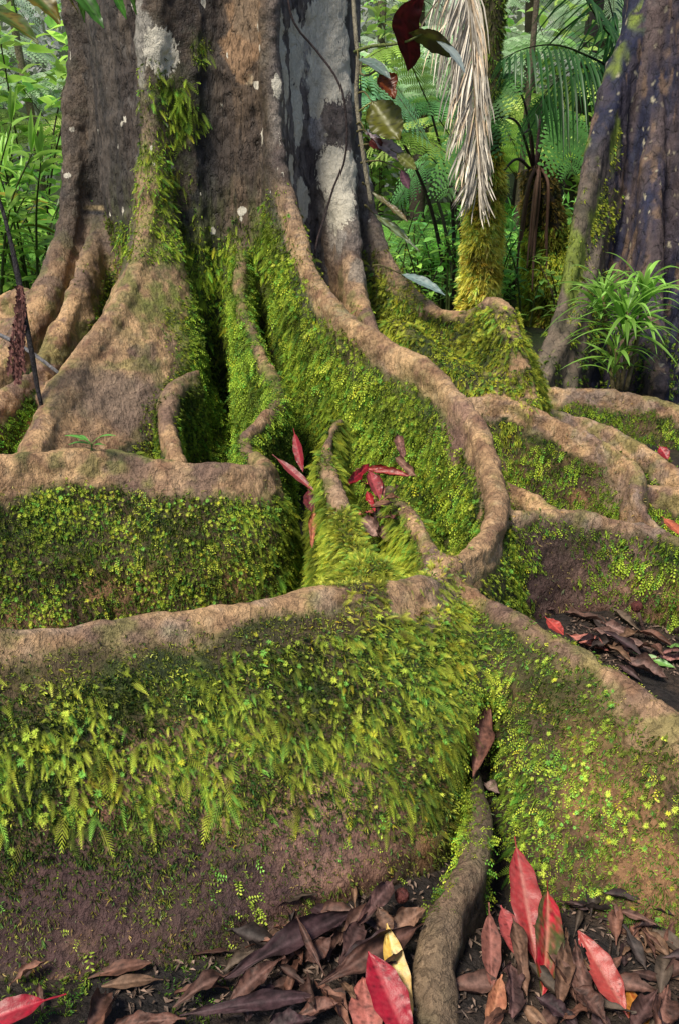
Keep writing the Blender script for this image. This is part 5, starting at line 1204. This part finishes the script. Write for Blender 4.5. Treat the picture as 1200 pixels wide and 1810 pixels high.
def bush(seed, H, lL, lW, c, n=90, name='understory_shrub'):
    r = random.Random(seed); root = empty(name); A, S_ = Acc(), Acc()
    for st in range(4):
        a = r.uniform(0, 6.28); sp = H * r.uniform(.15, .5); h = H * r.uniform(.6, 1.1); pts = [(0, 0, -.05), (math.cos(a) * sp * .3, math.sin(a) * sp * .3, h * .5), (math.cos(a) * sp, math.sin(a) * sp, h)]
        stem_into(S_, pts, [.008, .006, .003], (.09, .07, .04)); C = catmull(np.array(pts, float), .02)
        for k in range(n // 4):
            t = r.uniform(.25, 1); p = C[min(int(t * len(C)), len(C) - 1)] + np.array([r.gauss(0, .05), r.gauss(0, .05), r.gauss(0, .04)]) * H; az = r.uniform(0, 6.28); cc_ = np.array(c) * r.uniform(.45, 1.5)
            if r.random() < .2: cc_ = cc_ * [.8, 1, 1.3]
            v, f, cc = strap(p, (math.cos(az), math.sin(az), r.uniform(-.1, .8)), lL * r.uniform(.6, 1.2), lW * r.uniform(.7, 1.2), r.uniform(.1, .5), cc_, 5, .25, roll=r.uniform(-.6, .6)); A.add(v, f, cc)
    new_obj('foliage', A.mesh('foliage'), root, M_leaf); new_obj('stems', S_.mesh('stems'), root, M_fern); return root
GB = (.26, .52, .09)
plants = []
def park(o, label, cat, group): tag(o, label, cat, group); return o
def scatter_plants(protos, spots, label, cat, group, sc=(.8, 1.25), zoff=0.0, seed=0):
    r = random.Random(seed); used = set()
    for i, (x_, y_) in enumerate(spots):
        p = protos[i % len(protos)]; zz = gh(x_, y_) + zoff; rz = r.uniform(0, 6.28); s_ = r.uniform(*sc)
        if id(p) not in used:
            used.add(id(p)); p.location = (x_, y_, zz); p.rotation_euler = (0, 0, rz); p.scale = (s_,) * 3; tag(p, label, cat, group)
        else: copy_tree(p, (x_, y_, zz), rz, s_, label, group)
def pxspots(x0, x1, Y0, Y1, n, seed, minsep=.25):
    r = random.Random(seed); out = []; tries = 0
    while len(out) < n and tries < 4000:
        tries += 1; Yv = r.uniform(Y0, Y1); px = r.uniform(x0, x1); x_ = (px - 600) / FPX * (Yv * .94 + .2)
        if all((x_ - a) ** 2 + (Yv - b) ** 2 > minsep ** 2 for a, b in out): out.append((x_, Yv))
    return out
canes = [cane(201 + k, 1.3, .3, .05, (.34, .6, .1), 16) for k in range(4)]
scatter_plants(canes, pxspots(-170, 105, 4.6, 6.6, 26, 1, .22), 'leafy cane plant with narrow bright green leaves in the thicket left of the big tree', 'plant', 'cane plants left of the big tree', (.75, 1.15), seed=1)
canes2 = [cane(221 + k, .8, .15, .034, (.32, .66, .18), 14) for k in range(4)]
scatter_plants(canes2, pxspots(650, 1040, 6.9, 10.0, 44, 2, .26), 'low leafy plant with glossy green leaves between the big tree and the dark trunk', 'plant', 'low plants between the trees', (.7, 1.3), seed=2)
bushes = [bush(241 + k, .6, .09, .04, (.4, .68, .12)) for k in range(4)]
scatter_plants(bushes, pxspots(660, 1060, 6.6, 9.5, 26, 3, .25) + pxspots(-150, 110, 4.9, 7.5, 14, 4, .3), 'small round-leaved shrub low in the undergrowth', 'shrub', 'small shrubs in the undergrowth', (.6, 1.3), seed=3)
ferns1 = [fern(261 + k, 8, 1.25, .26, (.26, .56, .11)) for k in range(3)]
scatter_plants(ferns1, pxspots(640, 1070, 8.5, 12.5, 14, 5, .7) + pxspots(-250, 90, 7, 10, 9, 6, .7), 'feathery green ground fern further back in the forest', 'fern', 'ground ferns at the back', (.8, 1.2), seed=4)
tf = [fern(281 + k, 10, 2.1, .42, c, 'tree_fern', th, 26, 12, .75, .12) for k, (c, th) in enumerate([((.55, .78, .46), 1.5), ((.66, .82, .6), 2.2), ((.58, .76, .2), 1.1)])]  # pale fern greens, lightened further to paint in haze
scatter_plants(tf, [(.9, 10.5), (1.6, 12), (2.7, 11.5), (.4, 13), (3.6, 13.5), (2.0, 9.8), (-3.6, 8.6), (-4.6, 9.6), (-3.0, 11), (-5.6, 11.5), (1.2, 15), (3.0, 15.5), (-1.2, 13.5), (4.8, 12.5), (-6.8, 9.0)], 'pale green tree fern spreading lacy fronds at the back of the forest', 'tree fern', 'tree ferns at the back', (.85, 1.2), seed=5)
tb_ = [bush(301 + k, 3.2, .22, .1, c, 360, 'understory_tree') for k, c in enumerate([(.42, .66, .12), (.55, .74, .2), (.45, .68, .34)])]
scatter_plants(tb_, [(-2.6, 7.6), (-3.8, 7.0), (-4.8, 8.2), (1.1, 13), (2.2, 14), (3.4, 12.6), (-2.4, 9.6), (.5, 11.8), (4.4, 10.5), (-6, 8), (2.9, 10.4), (5.5, 12)], 'slender young tree with light green leaves deep in the forest', 'tree', 'young trees at the back', (.8, 1.2), seed=6)
log('bg plants')
# far green mass of leaves on the rising ground
rr = np.random.default_rng(17); A = Acc(); NM = 60000
xx = rr.uniform(-16, 16, NM); yy = rr.uniform(12.5, 24, NM); zz = gz(np.column_stack([xx, yy])) + rr.random(NM) ** .8 * 6.5
nz = fbm(np.column_stack([xx, yy, zz]), .9, 3, 801); keep = nz > .44; xx, yy, zz, nz = xx[keep], yy[keep], zz[keep], nz[keep]; m = len(xx)
dv = nrm(rr.normal(0, 1, (m, 3)) + [0, -.2, -.4]); s2 = nrm(np.cross(dv, rr.normal(0, 1, (m, 3)))); L = rr.uniform(.1, .3, m)[:, None]; W2 = L * rr.uniform(.12, .3, m)[:, None]; c0 = np.column_stack([xx, yy, zz])
q = np.stack([c0, c0 + dv * L * .5 + s2 * W2, c0 + dv * L, c0 + dv * L * .5 - s2 * W2], 1).reshape(-1, 3)
cl = np.array([[.75, .88, .6]]) * np.exp(rr.normal(0, .3, (m, 1))) * (.6 + 1.2 * sstep(.44, .65, nz))[:, None] * (.6 + .4 * sstep(0, 3, zz))[:, None]  # pale leaf colour stands in for haze
fo = new_obj('distant_foliage', np_mesh('distant_foliage', q, np.arange(4 * m).reshape(-1, 4), False, np.clip(np.repeat(cl, 4, 0), 0, .8)), None, M_fern); tag(fo, 'far off wall of haze-tinted leaves closing the view between the trunks', 'foliage', None, 'stuff')
# slim trunks deep in the forest
for k, (px, Yv, R_, c) in enumerate([(730, 12, .06, (.08,.06,.04)), (1000, 10.5, .1, (.05,.035,.035)), (1020, 12, .05, (.07,.05,.04)), (665, 13.5, .07, (.15,.12,.08)), (75, 9.5, .04, (.2,.16,.1)), (925, 13, .09, (.1,.07,.06)), (20, 11, .07, (.1,.08,.06)), (905, 9.0, .03, (.12,.09,.06))]):
    b = at(px, 400, Yv); g0 = gh(b[0], Yv)
    t_ = empty('slim_tree', (b[0], Yv, g0)); tag(t_, 'slim bare tree trunk standing deep in the undergrowth', 'tree', 'slim trunks in the undergrowth')
    rod('trunk', [(b[0], Yv, g0 - .1), (b[0] + .05, Yv, g0 + 1.2), (b[0] + .02 + .1 * math.sin(k), Yv, g0 + 2.6), (b[0] + .2 * math.sin(k), Yv, g0 + 5)], [R_ * 1.1, R_, R_ * .9, R_ * .7], c=c, parent=t_, m=M_soil, K=10, step=.1)
log('mass')
# mossy palm with its dead frond
pl = at(851, 420, 6.5); g0 = gh(pl[0], 6.5)
palm = empty('palm_tree', (pl[0], 6.5, g0)); tag(palm, 'slim palm trunk sleeved in golden-green moss behind the humped root', 'palm')
pts = [(pl[0], 6.5, g0 - .1), (pl[0] + .005, 6.5, .6), (pl[0] + .0, 6.5, 1.2), (pl[0] - .01, 6.5, 2.0), (pl[0], 6.5, 4.2)]
rod('trunk', pts, [.12, .1, .09, .075, .07], c=(.07,.06,.02), parent=palm, K=16, m=M_trunk)
def moss_on(o, n, sz, c1, zlo, zhi, kind='tuft', seed=0, hang=.3, cond=None):
    me = o.data; mv = np.empty(len(me.vertices) * 3, np.float32); me.vertices.foreach_get('co', mv); mv = mv.reshape(-1, 3).astype(float) + np.array(o.parent.location if o.parent else o.location)
    qs = np.array([list(p.vertices) for p in me.polygons if len(p.vertices) == 4]); nn = quad_normals(mv, qs)
    dn = sstep(zlo - .1, zlo, mv[:, 2]) * sstep(zhi + .1, zhi, mv[:, 2]) * (.35 + .9 * sstep(.35, .5, fbm(mv, 9, 3, 820 + seed)))
    if cond is not None: dn = dn * cond(mv)
    P, Nn, _ = sample(mv, qs, nn, np.clip(dn, 0, 1), n, 1.0); return sprigs(P, Nn, kind, sz, (.06,.05,.01), c1, hang, .5, .4, seed=seed)
tr_o = [o for o in scn.objects if o.parent == palm][0]
pp = moss_on(tr_o, 9000, .075, (.72,.62,.1), -.1, 1.25, seed=131) + moss_on(tr_o, 5000, .06, (.75,.48,.12), .0, 1.15, seed=132) + moss_on(tr_o, 2500, .035, (.1,.17,.02), 1.25, 3.5, seed=133)
moss_object(pp, 'shaggy golden moss wrapped round the slim palm trunk')
# hanging dead frond: rachis down the middle, leaflets falling either side
df = empty('dead_palm_frond', tuple(at(838,-60,5.9))); tag(df, 'huge dead grey palm frond hanging down in front of the palm trunk', 'palm frond')
rach = [at(812,-120,5.95), at(826,-20,5.9), at(834,80,5.88), at(840,200,5.86), at(844,330,5.86)]
rod('rachis', rach, [.02,.016,.012,.009,.004], c=(.3,.24,.16), parent=df, m=M_frond)
RC = catmull(np.array(rach), .012); A = Acc(); r = random.Random(21)
for k in np.arange(0, len(RC), .6).astype(int):
    u = k / len(RC)
    if u < .05: continue
    for sd in (-1, 1):
        if r.random() < .12: continue
        p = RC[k]; spread = (.2 if sd < 0 else .15) * r.uniform(.25, 1.15) * (1 - .35 * u); fall = r.uniform(.75, 1.0) * (1 - .45 * u)
        if sd < 0 and u < .3 and r.random() < .35: spread *= 1.6
        tip = p + np.array([sd * spread, r.uniform(-.12, .04), -fall * (.72 - .25 * u)]); mid = p + np.array([sd * spread * .75, -.03 + r.uniform(-.03,.03), -fall * .35])
        C = catmull(np.array([p, mid, tip]), .09); n_ = len(C); tt = np.linspace(0, 1, n_); wd = (.013 * r.uniform(.7, 1.2)) * np.minimum(1, tt * 8 + .3) * (1 - tt ** 3 * .85) * .5
        a = r.uniform(-.9, .9); s_ = np.array([math.cos(a), math.sin(a), 0]); q_ = np.array([-math.sin(a), math.cos(a), 0]) * .35
        V_ = np.stack([C - s_ * wd[:, None] - q_ * wd[:, None], C + q_ * wd[:, None] * 1.4, C + s_ * wd[:, None] - q_ * wd[:, None]], 1).reshape(-1, 3) - np.array(df.location)
        i = np.arange(n_ * 3).reshape(n_, 3); F = np.vstack([np.stack([i[:-1, 0], i[:-1, 1], i[1:, 1], i[1:, 0]], -1), np.stack([i[:-1, 1], i[:-1, 2], i[1:, 2], i[1:, 1]], -1)])
        c = np.array([.62, .56, .48]) * r.uniform(.45, 1.35) * (np.array([1.1, .95, .8]) if r.random() < .2 else 1); A.add(V_, F, c)
new_obj('leaflets', A.mesh('leaflets'), df, M_frond)
# old tree fern stump with dead stalks
sp_ = at(968, 420, 7.2); g0 = gh(sp_[0], 7.2)
st = empty('tree_fern_stump', (sp_[0], 7.2, g0)); tag(st, 'old tree fern with a shaggy mossy trunk and brown dead stalks right of the palm', 'tree fern')
top = at(945, 295, 7.2)
tk = rod('trunk', [(sp_[0] + .03, 7.2, g0 - .1), (sp_[0] + .0, 7.2, .55), (sp_[0] - .06, 7.2, .9), (top[0], 7.2, top[2])], [.19, .17, .15, .1], c=(.05,.035,.025), parent=st, K=16, m=M_soil)
pp = moss_on(tk, 6000, .06, (.36,.42,.06), -.1, .75, seed=141) + moss_on(tk, 2500, .05, (.14,.1,.03), .0, 1.3, seed=142)
moss_object(pp, 'olive moss on the trunk of the old tree fern')
r = random.Random(33)
for k in range(10):
    x0 = r.uniform(-30, 30)
    rod('dead_stalk', [top + np.array([r.uniform(-.03,.03), -.08, 0]), at(945 + x0, 330, 7.0 + r.uniform(-.1, .1)), at(935 + x0 * 1.3, 420, 7.0), at(930 + x0 * 1.5, 470 + r.uniform(-40, 60), 7.0)], [.012,.012,.01,.006], c=tuple(np.array([.2,.11,.08]) * r.uniform(.5, 1.3)), parent=st, m=M_frond, K=6)
for k, (tx, ty, Yt) in enumerate([(880,205,6.6),(905,140,6.8),(985,190,6.9),(1015,235,7.0),(960,170,7.3),(925,235,6.7),(1000,330,6.7),(870,330,6.7)]):
    A = Acc(); tp = at(tx, ty, Yt); md = (top + tp) / 2 + np.array([0, 0, .12])
    rod('stalk', [top - np.array([0,0,.05]), md, tp], [.014,.01,.006], c=(.07,.03,.03), parent=st, m=M_root, K=6)
    if k < 5:
        ex = tp + (tp - md) * .9 - np.array([0, 0, .15]); e2 = tp + (tp - md) * 2.0 - np.array([0, 0, .6])
        frond_into(A, A, [tp, ex, e2], .28, 18, 9, (.1,.26,.06), .02, .4, .005, seed=400 + k); 
        me = A.mesh('frond'); o = new_obj('frond', me, st, M_fern); me.transform(Matrix.Translation(-Vector(st.location)))
# tree fern with tall dark stalks left of the palm
b0 = at(810, 470, 7.6); g0 = gh(b0[0], 7.6)
tfm = empty('stalky_tree_fern', (b0[0], 7.6, g0)); tag(tfm, 'fern with tall dark purple stalks arching up left of the palm', 'fern')
for k, (tx, ty, Yt, c) in enumerate([(690,205,7.0,(.05,.03,.03)),(758,185,7.1,(.05,.03,.03)),(800,250,7.4,(.35,.28,.14)),(722,240,7.8,(.06,.05,.03)),(780,300,7.2,(.08,.04,.04)),(850,300,7.8,(.1,.06,.05))]):
    tp = at(tx, ty, Yt); base_ = np.array([b0[0] + .02 * (k - 2), 7.6, g0]); md = base_ * .45 + tp * .55 + np.array([.08, 0, .05])
    rod('stalk', [base_, md, tp], [.02,.015,.008], c=c, parent=tfm, m=M_root, K=8)
    A = Acc(); dr = (tp - md); ex = tp + dr * .5 + np.array([-.15, -.1, .0]); e2 = ex + np.array([-.35 if k % 2 else .3, -.25, -.2]); e3 = e2 + np.array([-.25 if k % 2 else .25, -.15, -.35])
    frond_into(A, A, [tp, ex, e2, e3], .3, 22, 10, [(.24,.52,.26),(.36,.55,.1),(.2,.46,.16)][k % 3], .02, .4, .005, seed=420 + k)
    me = A.mesh('frond'); me.transform(Matrix.Translation(-Vector(tfm.location))); new_obj('frond', me, tfm, M_fern)
# dark palm fronds reaching out beside the dark trunk
dpm = empty('dark_palm', tuple(at(1075, 120, 5.6))); tag(dpm, 'dark green palm fronds arching out beside the dark trunk', 'palm')
for k, pts in enumerate([[(1100,130,5.7),(1040,100,5.5),(985,80,5.35),(930,85,5.2),(885,105,5.1)], [(1100,90,5.8),(1060,40,5.6),(1030,-10,5.5),(1000,-60,5.4)], [(1100,170,5.8),(1060,130,5.7),(1020,120,5.6),(975,150,5.5),(945,200,5.4)], [(1110,120,5.9),(1090,60,5.9),(1075,0,5.9),(1050,-80,5.8)]]):
    A = Acc(); frond_into(A, A, [at(*p) for p in pts], .38, 24, 8, (.04,.13,.035), .05, .55, .008, simple=True, seed=440 + k, sc=(.04,.05,.02), pw=.55, down=.7)
    me = A.mesh('frond'); me.transform(Matrix.Translation(-Vector(dpm.location))); new_obj('frond', me, dpm, M_leaf)
# strap-leaved plant perched on the roots of the dark trunk
sp = empty('strap_leaf_plant', tuple(at(1092, 680, 3.85))); tag(sp, 'bright green strap-leaved plant growing where the dark trunk meets its roots', 'plant')
r = random.Random(44)
for (cx, cy, Yc, n_, Ls) in [(1105,575,3.85,56,.33),(1062,545,3.95,40,.31),(1135,530,3.95,40,.33),(1085,640,3.85,30,.26)]:
    c0 = at(cx, cy, Yc); bs = at(1092 + (cx - 1092) * .3, 690, 3.85); A = Acc()
    rod('stem', [bs, (bs + c0) / 2 + np.array([.01,0,0]), c0 + np.array([0,0,.06])], [.011,.009,.007], c=(.16,.12,.05), parent=sp, m=M_root, K=8)
    for k in range(n_):
        az = k * 2.4 + r.uniform(-.3, .3); el = r.uniform(.1, 1.9); hgt = (k / n_ - .5) * .16; p = c0 + np.array([0, 0, hgt]); c = np.array([.3, .55, .09]) * r.uniform(.6, 1.4)
        v, f, cc = strap(p, (math.cos(az), math.sin(az), el), Ls * r.uniform(.7, 1.15), .022 * r.uniform(.8, 1.3), r.uniform(.25, .75), c, 9, .45, tipc=c * [1.2, 1.2, 1.6], roll=r.uniform(-.3, .3)); A.add(v - np.array(sp.location), f, cc)
    new_obj('foliage', A.mesh('foliage'), sp, M_leaf)
log('bg all')
#CUT4
# ------------------------------------------------------------------ light
w = bpy.data.worlds.new('World'); scn.world = w; w.use_nodes = True
sky = w.node_tree.nodes.new('ShaderNodeTexSky'); sky.sky_type = 'NISHITA'; sky.sun_disc = False
EL, AZ = math.radians(56), math.radians(-38)      # sun high, to the left of and behind the camera
sky.sun_elevation = EL
dirv = Vector((math.sin(AZ) * math.cos(EL), -math.cos(AZ) * math.cos(EL), math.sin(EL)))
sky.sun_rotation = math.atan2(dirv.x, dirv.y)
w.node_tree.links.new(sky.outputs[0], w.node_tree.nodes['Background'].inputs[0]); w.node_tree.nodes['Background'].inputs[1].default_value = .115
l = bpy.data.lights.new('sun', 'SUN'); l.energy = 5.0; l.angle = math.radians(15); l.color = (1, .93, .78)
lo = bpy.data.objects.new('sun', l); COL.objects.link(lo); lo.location = (-3, -2, 6); lo.rotation_euler = dirv.to_track_quat('Z', 'Y').to_euler()
scn.view_settings.view_transform = 'Standard'; scn.view_settings.look = 'None'; scn.view_settings.exposure = 0
scn.cycles.max_bounces = 6; scn.cycles.transparent_max_bounces = 4; scn.cycles.diffuse_bounces = 2; scn.cycles.glossy_bounces = 2; scn.cycles.transmission_bounces = 3
log('done')
